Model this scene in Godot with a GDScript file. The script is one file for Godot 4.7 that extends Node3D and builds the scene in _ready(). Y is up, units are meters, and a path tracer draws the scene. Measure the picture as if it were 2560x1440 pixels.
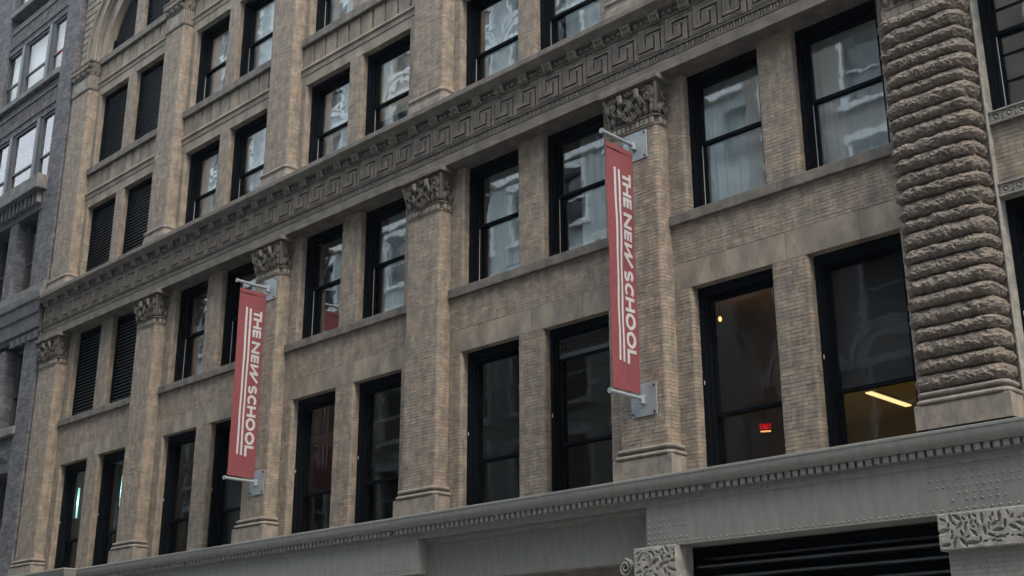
extends Node3D
# A brick loft building seen from across the street, built object by object.
# x runs along the facade to the right, y is up, z points from the facade to the street.

const BAY := 5.93                      # distance from one pilaster to the next
const EYE := Vector3(0.0, 1.65, 17.0)
const BRICK_H := 0.0677
const BRICK_L := 0.218

var rng := RandomNumberGenerator.new()
var noise := FastNoiseLite.new()
var chips := FastNoiseLite.new()
var mat := {}
var singles := 0                       # bricks built one by one so far


# ---------------------------------------------------------------- geometry
class Geo:
	var v := PackedVector3Array()
	var n := PackedVector3Array()
	var c := PackedColorArray()
	var col := Color(1, 1, 1)

	func quad(a: Vector3, b: Vector3, d: Vector3, e: Vector3) -> void:
		# corners run counterclockwise seen from outside
		var m := (b - a).cross(d - a)
		if m.length_squared() < 1e-16:
			m = (d - a).cross(e - a)
		m = m.normalized()
		v.append_array(PackedVector3Array([a, d, b, a, e, d]))
		n.append_array(PackedVector3Array([m, m, m, m, m, m]))
		c.append_array(PackedColorArray([col, col, col, col, col, col]))

	func quadn(a: Vector3, b: Vector3, d: Vector3, e: Vector3, na: Vector3, nb: Vector3, nd: Vector3, ne: Vector3) -> void:
		v.append_array(PackedVector3Array([a, d, b, a, e, d]))
		n.append_array(PackedVector3Array([na, nd, nb, na, ne, nd]))
		c.append_array(PackedColorArray([col, col, col, col, col, col]))

	func tri(a: Vector3, b: Vector3, d: Vector3) -> void:
		var m := (b - a).cross(d - a).normalized()
		v.append_array(PackedVector3Array([a, d, b]))
		n.append_array(PackedVector3Array([m, m, m]))
		c.append_array(PackedColorArray([col, col, col]))

	func box(x0: float, x1: float, y0: float, y1: float, z0: float, z1: float) -> void:
		var a := Vector3(x0, y0, z1)
		var b := Vector3(x1, y0, z1)
		var d := Vector3(x1, y1, z1)
		var e := Vector3(x0, y1, z1)
		var f := Vector3(x0, y0, z0)
		var g := Vector3(x1, y0, z0)
		var h := Vector3(x1, y1, z0)
		var i := Vector3(x0, y1, z0)
		quad(a, b, d, e)
		quad(g, f, i, h)
		quad(b, g, h, d)
		quad(f, a, e, i)
		quad(e, d, h, i)
		quad(f, g, b, a)

	func soft_box(x0: float, x1: float, y0: float, y1: float, z0: float, z1: float, r: float) -> void:
		# a box with chamfered edges
		var lo := Vector3(x0, y0, z0)
		var hi := Vector3(x1, y1, z1)
		var face := []
		for ax in 3:
			for s in [0, 1]:
				var b := (ax + 1) % 3
				var d := (ax + 2) % 3
				var q := []
				for k in [[0, 0], [1, 0], [1, 1], [0, 1]]:
					var p := Vector3()
					p[ax] = hi[ax] if s == 1 else lo[ax]
					p[b] = hi[b] - r if k[0] == 1 else lo[b] + r
					p[d] = hi[d] - r if k[1] == 1 else lo[d] + r
					q.append(p)
				if s == 1:
					quad(q[0], q[1], q[2], q[3])
				else:
					quad(q[3], q[2], q[1], q[0])
				face.append(q)
		var mid := (lo + hi) * 0.5
		for ax in 3:
			var b := (ax + 1) % 3
			var d := (ax + 2) % 3
			for sb in [0, 1]:
				for sd in [0, 1]:
					var pts := []
					for t in [[0, 0], [1, 0], [1, 1], [0, 1]]:
						var p := Vector3()
						p[ax] = hi[ax] - r if t[0] == 1 else lo[ax] + r
						p[b] = (hi[b] - (0.0 if t[1] == 0 else r)) if sb == 1 else (lo[b] + (0.0 if t[1] == 0 else r))
						p[d] = (hi[d] - (r if t[1] == 0 else 0.0)) if sd == 1 else (lo[d] + (r if t[1] == 0 else 0.0))
						pts.append(p)
					var m: Vector3 = (pts[1] - pts[0]).cross(pts[2] - pts[0])
					if m.dot((pts[0] + pts[2]) * 0.5 - mid) < 0.0:
						quad(pts[3], pts[2], pts[1], pts[0])
					else:
						quad(pts[0], pts[1], pts[2], pts[3])
		for sx in [0, 1]:
			for sy in [0, 1]:
				for sz in [0, 1]:
					var o := Vector3(hi.x if sx == 1 else lo.x, hi.y if sy == 1 else lo.y, hi.z if sz == 1 else lo.z)
					var s := Vector3(-1 if sx == 1 else 1, -1 if sy == 1 else 1, -1 if sz == 1 else 1) * r
					var p := o + Vector3(0, s.y, s.z)
					var q := o + Vector3(s.x, 0, s.z)
					var w := o + Vector3(s.x, s.y, 0)
					if (q - p).cross(w - p).dot(o - mid) < 0.0:
						tri(p, w, q)
					else:
						tri(p, q, w)

	func moulding(pts: PackedVector2Array, x0: float, x1: float, caps := true) -> void:
		# pts (z, y) run upwards along the outside; swept along x
		for i in pts.size() - 1:
			var p := pts[i]
			var q := pts[i + 1]
			quad(Vector3(x0, p.y, p.x), Vector3(x1, p.y, p.x), Vector3(x1, q.y, q.x), Vector3(x0, q.y, q.x))
		if caps:
			var t := Geometry2D.triangulate_polygon(pts)
			for k in range(0, t.size(), 3):
				var a := pts[t[k]]
				var b := pts[t[k + 1]]
				var d := pts[t[k + 2]]
				var turn := (b - a).cross(d - a)
				for x in [x0, x1]:
					var fa := Vector3(x, a.y, a.x)
					var fb := Vector3(x, b.y, b.x)
					var fd := Vector3(x, d.y, d.x)
					if (turn > 0.0) == (x == x0):
						tri(fa, fb, fd)
					else:
						tri(fa, fd, fb)

	func sweep(path: PackedVector2Array, prof: PackedVector2Array, smooth := false) -> void:
		# path (x, z) runs left to right with the outside in front; prof (offset, y) runs upwards
		var nr := miters(path)
		for i in path.size() - 1:
			for j in prof.size() - 1:
				var a := at(path[i], nr[i], prof[j])
				var b := at(path[i + 1], nr[i + 1], prof[j])
				var d := at(path[i + 1], nr[i + 1], prof[j + 1])
				var e := at(path[i], nr[i], prof[j + 1])
				quad(a, b, d, e)

	static func at(p: Vector2, m: Vector2, o: Vector2) -> Vector3:
		return Vector3(p.x + m.x * o.x, o.y, p.y + m.y * o.x)

	static func miters(path: PackedVector2Array) -> PackedVector2Array:
		var out := PackedVector2Array()
		for i in path.size():
			var a := path[maxi(i - 1, 0)]
			var b := path[i]
			var d := path[mini(i + 1, path.size() - 1)]
			var u := (b - a).normalized() if i > 0 else (d - b).normalized()
			var w := (d - b).normalized() if i < path.size() - 1 else u
			var n1 := Vector2(-u.y, u.x)
			var n2 := Vector2(-w.y, w.x)
			var m := (n1 + n2).normalized()
			out.append(m / maxf(0.4, m.dot(n1)))
		return out

	func tube(pts: PackedVector3Array, r: float, sides := 6, caps := false) -> void:
		var ring := []
		var side := Vector3(0, 0, 1)
		for i in pts.size():
			var t := (pts[mini(i + 1, pts.size() - 1)] - pts[maxi(i - 1, 0)]).normalized()
			if absf(t.dot(side)) > 0.95:
				side = Vector3(0, 1, 0) if absf(t.y) < 0.9 else Vector3(1, 0, 0)
			var u := (side - t * t.dot(side)).normalized()
			var w := t.cross(u)
			var q := []
			for k in sides:
				var an := TAU * k / sides
				q.append(u * cos(an) + w * sin(an))
			ring.append(q)
			side = u
		for i in pts.size() - 1:
			for k in sides:
				var l := (k + 1) % sides
				quadn(pts[i] + ring[i][k] * r, pts[i] + ring[i][l] * r, pts[i + 1] + ring[i + 1][l] * r, pts[i + 1] + ring[i + 1][k] * r, ring[i][k], ring[i][l], ring[i + 1][l], ring[i + 1][k])
		if caps:
			for e in [0, pts.size() - 1]:
				for k in sides:
					var l := (k + 1) % sides
					if e == 0:
						tri(pts[e], pts[e] + ring[e][l] * r, pts[e] + ring[e][k] * r)
					else:
						tri(pts[e], pts[e] + ring[e][k] * r, pts[e] + ring[e][l] * r)

	func dome(o: Vector3, r: float, h: float, seg := 6) -> void:
		# a bump that stands out towards +z
		var last := []
		for j in 3:
			var f := j / 2.0
			var rr := r * cos(f * PI / 2.0)
			var z := h * sin(f * PI / 2.0)
			var q := []
			for k in seg:
				var an := TAU * k / seg
				q.append(o + Vector3(cos(an) * rr, sin(an) * rr, z))
			if j > 0:
				for k in seg:
					var l := (k + 1) % seg
					if j == 2:
						tri(last[k], last[l], o + Vector3(0, 0, h))
					else:
						quad(last[k], last[l], q[l], q[k])
			last = q

	func mesh() -> ArrayMesh:
		var a := []
		a.resize(Mesh.ARRAY_MAX)
		a[Mesh.ARRAY_VERTEX] = v
		a[Mesh.ARRAY_NORMAL] = n
		a[Mesh.ARRAY_COLOR] = c
		var m := ArrayMesh.new()
		m.add_surface_from_arrays(Mesh.PRIMITIVE_TRIANGLES, a)
		return m


# ---------------------------------------------------------------- nodes
func free_name(parent: Node, called: String) -> String:
	if not parent.has_node(NodePath(called)):
		parent.set_meta("n_" + called, 0)
		return called
	var k: int = parent.get_meta("n_" + called, 0) + 1
	parent.set_meta("n_" + called, k)
	return "%s_%03d" % [called, k]


func put(parent: Node, called: String, shape, m: Material, at := Vector3.ZERO) -> MeshInstance3D:
	var o := MeshInstance3D.new()
	o.mesh = shape.mesh() if shape is Geo else shape
	o.material_override = m
	o.position = at
	o.name = free_name(parent, called)
	parent.add_child(o, true)
	return o


func part(parent: Node, called: String, at := Vector3.ZERO) -> Node3D:
	var o := Node3D.new()
	o.name = free_name(parent, called)
	o.position = at
	parent.add_child(o, true)
	return o


func tag(o: Node, label: String, category: String, group := "") -> void:
	o.set_meta("label", label)
	o.set_meta("category", category)
	if group != "":
		o.set_meta("group", group)


func stuff(o: Node) -> Node:
	o.set_meta("kind", "stuff")
	return o


func structure(o: Node) -> Node:
	o.set_meta("kind", "structure")
	return o


# ---------------------------------------------------------------- materials
func patches(seed_: int, freq: float, octaves: int, low: float, high: float, tint_a: Color, tint_b: Color, contrast := 1.0, size := 512) -> ImageTexture:
	# a seamless map of blotches: weathering, soot and faded patches with a grain of their own
	var f := FastNoiseLite.new()
	f.seed = seed_
	f.noise_type = FastNoiseLite.TYPE_SIMPLEX_SMOOTH
	f.frequency = freq
	f.fractal_octaves = octaves
	f.fractal_gain = 0.66
	f.domain_warp_enabled = true
	f.domain_warp_amplitude = 22.0
	f.domain_warp_frequency = 0.02
	var im := f.get_seamless_image(size, size, false, false, 0.12)
	var g := FastNoiseLite.new()
	g.seed = seed_ + 7
	g.frequency = 0.31
	var grain := g.get_seamless_image(size, size)
	var out := Image.create(size, size, true, Image.FORMAT_RGB8)
	for y in size:
		for x in size:
			var t := clampf((im.get_pixel(x, y).r - 0.5) * contrast + 0.5, 0.0, 1.0)
			var s := lerpf(low, high, t) * (1.0 + (grain.get_pixel(x, y).r - 0.5) * 0.12)
			var k := tint_a.lerp(tint_b, t)
			out.set_pixel(x, y, Color(minf(k.r * s, 1.0), minf(k.g * s, 1.0), minf(k.b * s, 1.0)))
	out.generate_mipmaps()
	return ImageTexture.create_from_image(out)


func bumps(seed_: int, freq: float, octaves: int, size := 512) -> ImageTexture:
	var f := FastNoiseLite.new()
	f.seed = seed_
	f.frequency = freq
	f.fractal_octaves = octaves
	f.fractal_gain = 0.6
	var im := f.get_seamless_image(size, size, false, false, 0.12)
	im.convert(Image.FORMAT_RGB8)
	return ImageTexture.create_from_image(im)


func surface(called: String, color: Color, rough := 0.9, tex: Texture2D = null, scale := 0.2, bump: Texture2D = null, depth := 0.0, metal := 0.0) -> StandardMaterial3D:
	# color holds linear base colours
	var m := StandardMaterial3D.new()
	m.resource_name = called
	m.albedo_color = color.linear_to_srgb()
	m.roughness = rough
	m.metallic = metal
	m.vertex_color_use_as_albedo = true
	m.uv1_triplanar = true
	m.uv1_world_triplanar = true
	m.uv1_scale = Vector3(scale, scale, scale)
	if tex:
		m.albedo_texture = tex
	if bump:
		m.heightmap_enabled = true
		m.heightmap_texture = bump
		m.heightmap_scale = depth
	mat[called] = m
	return m


func materials() -> void:
	var soot := patches(3, 0.017, 7, 0.78, 1.0, Color(0.95, 0.965, 1.0), Color(1.0, 0.985, 0.95), 1.5, 1024)
	var grime := patches(11, 0.012, 6, 0.76, 1.0, Color(0.97, 0.98, 1.0), Color(1.0, 0.99, 0.97), 1.5)
	var worn := patches(23, 0.02, 7, 0.91, 1.0, Color(0.98, 0.99, 1.0), Color(1.0, 1.0, 0.99), 1.3)
	var sandy := bumps(5, 0.09, 4)
	var rocky := bumps(9, 0.03, 5)
	surface("brick", Color(1, 1, 1), 0.92, soot, 0.13, sandy, 0.25)
	surface("mortar", Color(0.142, 0.118, 0.096), 0.95, soot, 0.16)
	surface("lintel_stone", Color(0.31, 0.26, 0.208), 0.9, grime, 0.33, sandy, 0.3)
	surface("sill_stone", Color(0.172, 0.151, 0.132), 0.9, grime, 0.3, sandy, 0.3)
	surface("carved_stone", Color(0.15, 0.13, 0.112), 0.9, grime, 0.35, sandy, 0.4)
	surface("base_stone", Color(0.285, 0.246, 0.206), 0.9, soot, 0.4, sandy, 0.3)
	surface("rock_stone", Color(0.212, 0.176, 0.146), 0.95, grime, 0.7, rocky, 2.2)
	surface("grey_paint", Color(0.215, 0.212, 0.196), 0.62, worn, 0.3, sandy, 0.12)
	surface("pale_stone", Color(0.315, 0.30, 0.272), 0.9, grime, 0.5, sandy, 0.5)
	surface("black_paint", Color(0.005, 0.0065, 0.0085), 0.65).metallic_specular = 0.17
	surface("slat_paint", Color(0.06, 0.066, 0.075), 0.45)
	surface("strip", Color(0.5, 0.52, 0.53), 0.4)
	surface("blue_brick", Color(1, 1, 1), 0.92, grime, 0.25, sandy, 0.25)
	surface("blue_mortar", Color(0.075, 0.075, 0.082), 0.95)
	surface("blue_stone", Color(0.17, 0.165, 0.165), 0.9, grime, 0.3, sandy, 0.3)
	surface("dark_stone", Color(0.085, 0.085, 0.092), 0.9, grime, 0.3)
	surface("window_metal", Color(0.06, 0.065, 0.075), 0.5)
	surface("galvanised", Color(0.33, 0.36, 0.39), 0.45, worn, 1.2, null, 0.0, 0.35)
	surface("bolt", Color(0.05, 0.05, 0.05), 0.6)
	surface("banner_cloth", Color(0.185, 0.042, 0.05), 0.85, worn, 0.8)
	surface("print_white", Color(0.42, 0.415, 0.435), 0.8, worn, 0.8)
	surface("room_wall", Color(0.12, 0.112, 0.1), 0.95)
	surface("room_ceiling", Color(0.2, 0.19, 0.16), 0.95)
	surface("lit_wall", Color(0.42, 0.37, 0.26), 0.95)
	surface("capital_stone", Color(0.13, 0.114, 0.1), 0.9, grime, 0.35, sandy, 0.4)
	surface("fret_stone", Color(0.2, 0.174, 0.149), 0.9, grime, 0.35, sandy, 0.4)
	surface("room_floor", Color(0.12, 0.1, 0.085), 0.8)
	surface("shade_cloth", Color(0.025, 0.026, 0.028), 0.9)
	surface("blind_cloth", Color(0.5, 0.53, 0.52), 0.9)
	var cl := surface("curtain_cloth", Color(0.4, 0.47, 0.475), 0.95)
	cl.backlight_enabled = true
	cl.backlight = Color(0.35, 0.37, 0.37)
	mat["banner_cloth"].backlight_enabled = true
	mat["banner_cloth"].backlight = Color(0.3, 0.3, 0.3)
	surface("cream_cloth", Color(0.62, 0.54, 0.4), 0.9)
	surface("blue_box", Color(0.03, 0.1, 0.22), 0.6)
	surface("white_plastic", Color(0.6, 0.6, 0.56), 0.5)
	surface("grey_plastic", Color(0.2, 0.19, 0.18), 0.6)
	surface("asphalt", Color(0.05, 0.05, 0.052), 0.95, worn, 0.2)
	surface("concrete", Color(0.3, 0.295, 0.28), 0.95, worn, 0.2)
	surface("opposite_brick", Color(0.42, 0.485, 0.49), 0.95, grime, 0.1)
	surface("opposite_trim", Color(0.66, 0.70, 0.71), 0.9, worn, 0.2)
	surface("opposite_brown", Color(0.27, 0.235, 0.205), 0.95, grime, 0.1)
	surface("opposite_glass", Color(0.03, 0.035, 0.04), 0.1)
	# rain has drawn the stains out downwards
	for k in ["brick", "mortar", "lintel_stone", "base_stone"]:
		mat[k].uv1_scale = Vector3(0.23, 0.11, 0.23)
	mat["grey_paint"].uv1_scale = Vector3(0.62, 0.14, 0.62)
	for a in [["glass", 0.012, Color(0.80, 0.90, 0.92)], ["old_glass", 0.05, Color(0.85, 0.88, 0.88)], ["clear_glass", 0.03, Color(0.85, 0.9, 0.92)]]:
		var g := StandardMaterial3D.new()
		g.resource_name = a[0]
		g.transparency = BaseMaterial3D.TRANSPARENCY_ALPHA
		var k: Color = a[2]
		g.albedo_color = Color(k.r * 0.12, k.g * 0.12, k.b * 0.12, a[1])
		g.roughness = 0.0
		g.metallic_specular = {"glass": 0.5, "old_glass": 0.3, "clear_glass": 0.4}[a[0]]
		var w := FastNoiseLite.new()
		w.seed = 41
		w.frequency = 0.007
		w.fractal_octaves = 2
		var hm := w.get_seamless_image(512, 512, false, false, 0.2)
		hm.bump_map_to_normal_map(3.0)
		g.normal_enabled = true
		g.normal_texture = ImageTexture.create_from_image(hm)
		g.normal_scale = 0.042
		g.uv1_triplanar = true
		g.uv1_world_triplanar = true
		g.uv1_scale = Vector3(0.55, 0.55, 0.55)
		mat[a[0]] = g


func glow(called: String, color: Color, energy: float) -> StandardMaterial3D:
	var m := StandardMaterial3D.new()
	m.resource_name = called
	m.albedo_color = color
	m.emission_enabled = true
	m.emission = color
	m.emission_energy_multiplier = energy
	mat[called] = m
	return m


# ---------------------------------------------------------------- brickwork
func tone(kind: String) -> Color:
	var k := rng.randf_range(0.93, 1.06)
	if kind == "buff":
		var w := rng.randf()
		var base := Color(0.32, 0.263, 0.209)
		if w < 0.16:
			base = Color(0.296, 0.233, 0.181)
		elif w < 0.34:
			base = Color(0.342, 0.286, 0.229)
		elif w < 0.42:
			base = Color(0.303, 0.258, 0.214)
		return Color(base.r * k, base.g * k, base.b * k)
	if kind == "blue":
		var h := rng.randf_range(0.72, 1.25)
		return Color(0.14 * h, 0.136 * h, 0.15 * h)
	return Color(1, 1, 1)


func u_path(x0: float, x1: float, zf: float, zb: float, r: float, left := true, right := true) -> PackedVector2Array:
	# the plan of a pier: back left, rounded front corners, back right
	var p := PackedVector2Array()
	if left:
		p.append(Vector2(x0, zb))
		for k in 5:
			var a := PI - PI / 2.0 * k / 4.0
			p.append(Vector2(x0 + r + cos(a) * r, zf - r + sin(a) * r))
	else:
		p.append(Vector2(x0, zf))
	if right:
		for k in 5:
			var a := PI / 2.0 - PI / 2.0 * k / 4.0
			p.append(Vector2(x1 - r + cos(a) * r, zf - r + sin(a) * r))
		p.append(Vector2(x1, zb))
	else:
		p.append(Vector2(x1, zf))
	return p


func lay(parent: Node, path: PackedVector2Array, y0: float, y1: float, kind := "buff", single := 0, mortar := "mortar") -> void:
	# courses of bricks along a path, each proud of the mortar behind it by its own few millimetres
	var nr := Geo.miters(path)
	var run := PackedFloat32Array([0.0])
	for i in range(1, path.size()):
		run.append(run[i - 1] + path[i].distance_to(path[i - 1]))
	var length := run[run.size() - 1]
	var back := Geo.new()
	back.sweep(path, PackedVector2Array([Vector2(-0.002, y0), Vector2(-0.002, y1)]))
	put(parent, "mortar_bed", back, mat[mortar])
	var n := maxi(1, roundi((y1 - y0) / BRICK_H))
	var h := (y1 - y0) / n
	var all := Geo.new()
	var made := 0
	var bm: Material = mat["blue_brick"] if kind == "blue" else (mat["grey_paint"] if kind == "paint" else mat["brick"])
	var deep := 0.0025 if kind == "paint" else 0.006
	for j in range(n - 1, -1, -1):
		var s := -BRICK_L * (0.5 if j % 2 == 0 else 0.0) - BRICK_L * (0.25 if kind == "blue" and j % 3 == 0 else 0.0)
		while s < length - 0.004:
			var a := maxf(s, 0.0)
			var b := minf(s + BRICK_L, length)
			s += BRICK_L
			if length - b < 0.05:
				b = length
				s = length
			if b - a < 0.03:
				continue
			var ga := 0.002 + rng.randf() * 0.0016
			a += ga if a > 0.0 else 0.0
			b -= ga if b < length else 0.0
			var yb := y0 + j * h + 0.0017 + rng.randf() * 0.0018
			var yt := y0 + (j + 1) * h - 0.0017 - rng.randf() * 0.0018
			var o := deep + rng.randf_range(-0.002, 0.003) * (0.4 if kind == "paint" else 1.0)
			var pts := PackedVector2Array()
			var nn := PackedVector2Array()
			var g: Geo = Geo.new() if made < single else all
			g.col = tone(kind) if kind != "paint" else Color(1, 1, 1)
			for i in path.size() - 1:
				if run[i + 1] <= a or run[i] >= b:
					continue
				var f := clampf((a - run[i]) / (run[i + 1] - run[i]), 0.0, 1.0)
				var e := clampf((b - run[i]) / (run[i + 1] - run[i]), 0.0, 1.0)
				if pts.is_empty():
					pts.append(path[i].lerp(path[i + 1], f))
					nn.append(nr[i].lerp(nr[i + 1], f) if f > 0.0 and path.size() > 2 else nr[i])
				pts.append(path[i].lerp(path[i + 1], e))
				nn.append(nr[i].lerp(nr[i + 1], e))
			if pts.size() < 2:
				continue
			var lean := rng.randf_range(-0.0015, 0.0015)
			for i in pts.size() - 1:
				var p := Geo.at(pts[i], nn[i], Vector2(o - lean, yb))
				var q := Geo.at(pts[i + 1], nn[i + 1], Vector2(o - lean, yb))
				var r := Geo.at(pts[i + 1], nn[i + 1], Vector2(o + lean, yt))
				var t := Geo.at(pts[i], nn[i], Vector2(o + lean, yt))
				g.quad(p, q, r, t)
				var pb := Geo.at(pts[i], nn[i], Vector2(-0.01, yb))
				var qb := Geo.at(pts[i + 1], nn[i + 1], Vector2(-0.01, yb))
				var rb := Geo.at(pts[i + 1], nn[i + 1], Vector2(-0.01, yt))
				var tb := Geo.at(pts[i], nn[i], Vector2(-0.01, yt))
				g.quad(pb, qb, q, p)
				g.quad(t, r, rb, tb)
				if i == 0:
					g.quad(pb, p, t, tb)
				if i == pts.size() - 2:
					g.quad(q, qb, rb, r)
			if made < single:
				var c := Geo.at(pts[0], nn[0], Vector2(0.0, yb))
				for k in g.v.size():
					g.v[k] -= c
				put(parent, "brick", g, bm, c)
				made += 1
				singles += 1
	if not all.v.is_empty():
		stuff(put(parent, "brickwork", all, bm))


# ---------------------------------------------------------------- windows
func ring(g: Geo, x0: float, x1: float, y0: float, y1: float, z0: float, z1: float, w: float, wt: float, wb: float) -> void:
	g.box(x0, x1, y1 - wt, y1, z0, z1)
	g.box(x0, x1, y0, y0 + wb, z0, z1)
	g.box(x0, x0 + w, y0 + wb, y1 - wt, z0, z1)
	g.box(x1 - w, x1, y0 + wb, y1 - wt, z0, z1)


func glazing(parent: Node, x0: float, x1: float, y0: float, y1: float, z: float, doubled: bool) -> void:
	var g := Geo.new()
	g.box(x0, x1, y0, y1, z - 0.003, z + 0.003)
	if doubled:
		g.box(x0, x1, y0, y1, z - 0.019, z - 0.013)
		g.box(x0, x1, y0, y1, z - 0.012, z - 0.006)
	put(parent, "pane", g, mat["glass"] if doubled else mat["old_glass"])


func sash_window(parent: Node, x0: float, x1: float, y0: float, y1: float, rail: float, doubled := true, vent := 0.0, muntins := 0) -> Node3D:
	var w := part(parent, "window")
	var ht := 0.17 if not doubled else 0.13
	var f := Geo.new()
	ring(f, x0, x1, y0, y1, -0.50, -0.17, 0.1, ht, 0.05)
	# stepped inner stop
	ring(f, x0 + 0.1, x1 - 0.1, y0 + 0.05, y1 - ht, -0.50, -0.24, 0.035, 0.035, 0.02)
	put(w, "frame", f, mat["black_paint"])
	var ax := x0 + 0.135
	var bx_ := x1 - 0.135
	var top := y1 - ht - 0.035
	var bot := y0 + 0.07
	if vent > 0.0:
		var v := Geo.new()
		ring(v, ax, bx_, top - vent, top, -0.43, -0.30, 0.03, 0.03, 0.09)
		put(w, "vent_frame", v, mat["slat_paint"])
		for k in 4:
			var y := top - vent + 0.12 + (vent - 0.16) * k / 3.6
			var s := Geo.new()
			s.moulding(PackedVector2Array([Vector2(-0.42, y + 0.05), Vector2(-0.315, y), Vector2(-0.315, y + 0.012), Vector2(-0.42, y + 0.062)]), ax + 0.03, bx_ - 0.03)
			put(w, "slat", s, mat["slat_paint"])
		top -= vent
	var u := Geo.new()
	ring(u, ax, bx_, rail - 0.03, top, -0.365, -0.325, 0.05, 0.055, 0.06)
	put(w, "upper_sash", u, mat["black_paint"])
	glazing(w, ax + 0.045, bx_ - 0.045, rail + 0.025, top - 0.05, -0.345, doubled)
	var l := Geo.new()
	ring(l, ax, bx_, bot, rail + 0.035, -0.425, -0.375, 0.055, 0.065, 0.08)
	put(w, "lower_sash", l, mat["black_paint"])
	glazing(w, ax + 0.05, bx_ - 0.05, bot + 0.075, rail - 0.025, -0.398, doubled)
	if muntins > 0:
		for k in muntins:
			var y := bot + 0.08 + (rail - bot) * (k + 1.0) / (muntins + 1.0)
			var m := Geo.new()
			m.box(ax + 0.06, bx_ - 0.06, y - 0.011, y + 0.011, -0.393, -0.374)
			put(w, "glazing_bar", m, mat["black_paint"])
			var y2 := rail + (top - rail) * (k + 1.0) / (muntins + 1.0)
			var m2 := Geo.new()
			m2.box(ax + 0.06, bx_ - 0.06, y2 - 0.011, y2 + 0.011, -0.341, -0.322)
			put(w, "glazing_bar", m2, mat["black_paint"])
	if doubled:
		var t := Geo.new()
		t.box(ax + 0.004, ax + 0.013, bot, rail - 0.03, -0.362, -0.35)
		put(w, "track", t, mat["strip"])
	else:
		var t := Geo.new()
		t.soft_box(x0 + 0.045, x0 + 0.06, y0 + 1.55, y0 + 1.62, -0.17, -0.155, 0.003)
		put(w, "latch", t, mat["strip"])
	return w


func louvre_window(parent: Node, x0: float, x1: float, y0: float, y1: float) -> Node3D:
	var w := part(parent, "louvre_window")
	var f := Geo.new()
	ring(f, x0, x1, y0, y1, -0.4, -0.17, 0.08, 0.09, 0.05)
	put(w, "frame", f, mat["black_paint"])
	var b := Geo.new()
	b.box(x0 + 0.08, x1 - 0.08, y0 + 0.05, y1 - 0.09, -0.42, -0.4)
	put(w, "back_plate", b, mat["black_paint"])
	var n := int((y1 - y0 - 0.16) / 0.105)
	for k in n:
		var y := y0 + 0.07 + k * 0.105
		var s := Geo.new()
		s.moulding(PackedVector2Array([Vector2(-0.33, y + 0.075), Vector2(-0.22, y), Vector2(-0.212, y + 0.006), Vector2(-0.212, y + 0.018), Vector2(-0.33, y + 0.087)]), x0 + 0.08, x1 - 0.08)
		put(w, "slat", s, mat["slat_paint"])
	return w


# ---------------------------------------------------------------- carved pieces
func spiral(o: Vector3, r0: float, r1: float, turns: float, start: float, dir: float, flat_x := false) -> PackedVector3Array:
	var p := PackedVector3Array()
	var n := int(turns * 14)
	for k in n + 1:
		var t := float(k) / n
		var a := start + dir * TAU * turns * t
		var r := lerpf(r0, r1, t)
		var d := Vector3(0, sin(a) * r, cos(a) * r) if flat_x else Vector3(cos(a) * r, sin(a) * r, 0)
		p.append(o + d)
	return p


func leaf_shape(w: float, h: float, d: float) -> Geo:
	# a pointed leaf, tip up, with a raised midrib, standing on the plane z = 0
	var g := Geo.new()
	var rib := [Vector3(0, 0, d * 0.3), Vector3(0, h * 0.35, d), Vector3(0, h * 0.75, d * 1.1), Vector3(0, h, d * 0.5)]
	var lf := [Vector3(-w * 0.2, 0, 0), Vector3(-w * 0.5, h * 0.38, 0), Vector3(-w * 0.38, h * 0.72, 0), Vector3(0, h * 1.02, 0)]
	for k in 3:
		g.quad(lf[k], rib[k], rib[k + 1], lf[k + 1])
		var ra := Vector3(-lf[k].x, lf[k].y, lf[k].z)
		var rb := Vector3(-lf[k + 1].x, lf[k + 1].y, lf[k + 1].z)
		g.quad(rib[k], ra, rb, rib[k + 1])
	return g


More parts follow.
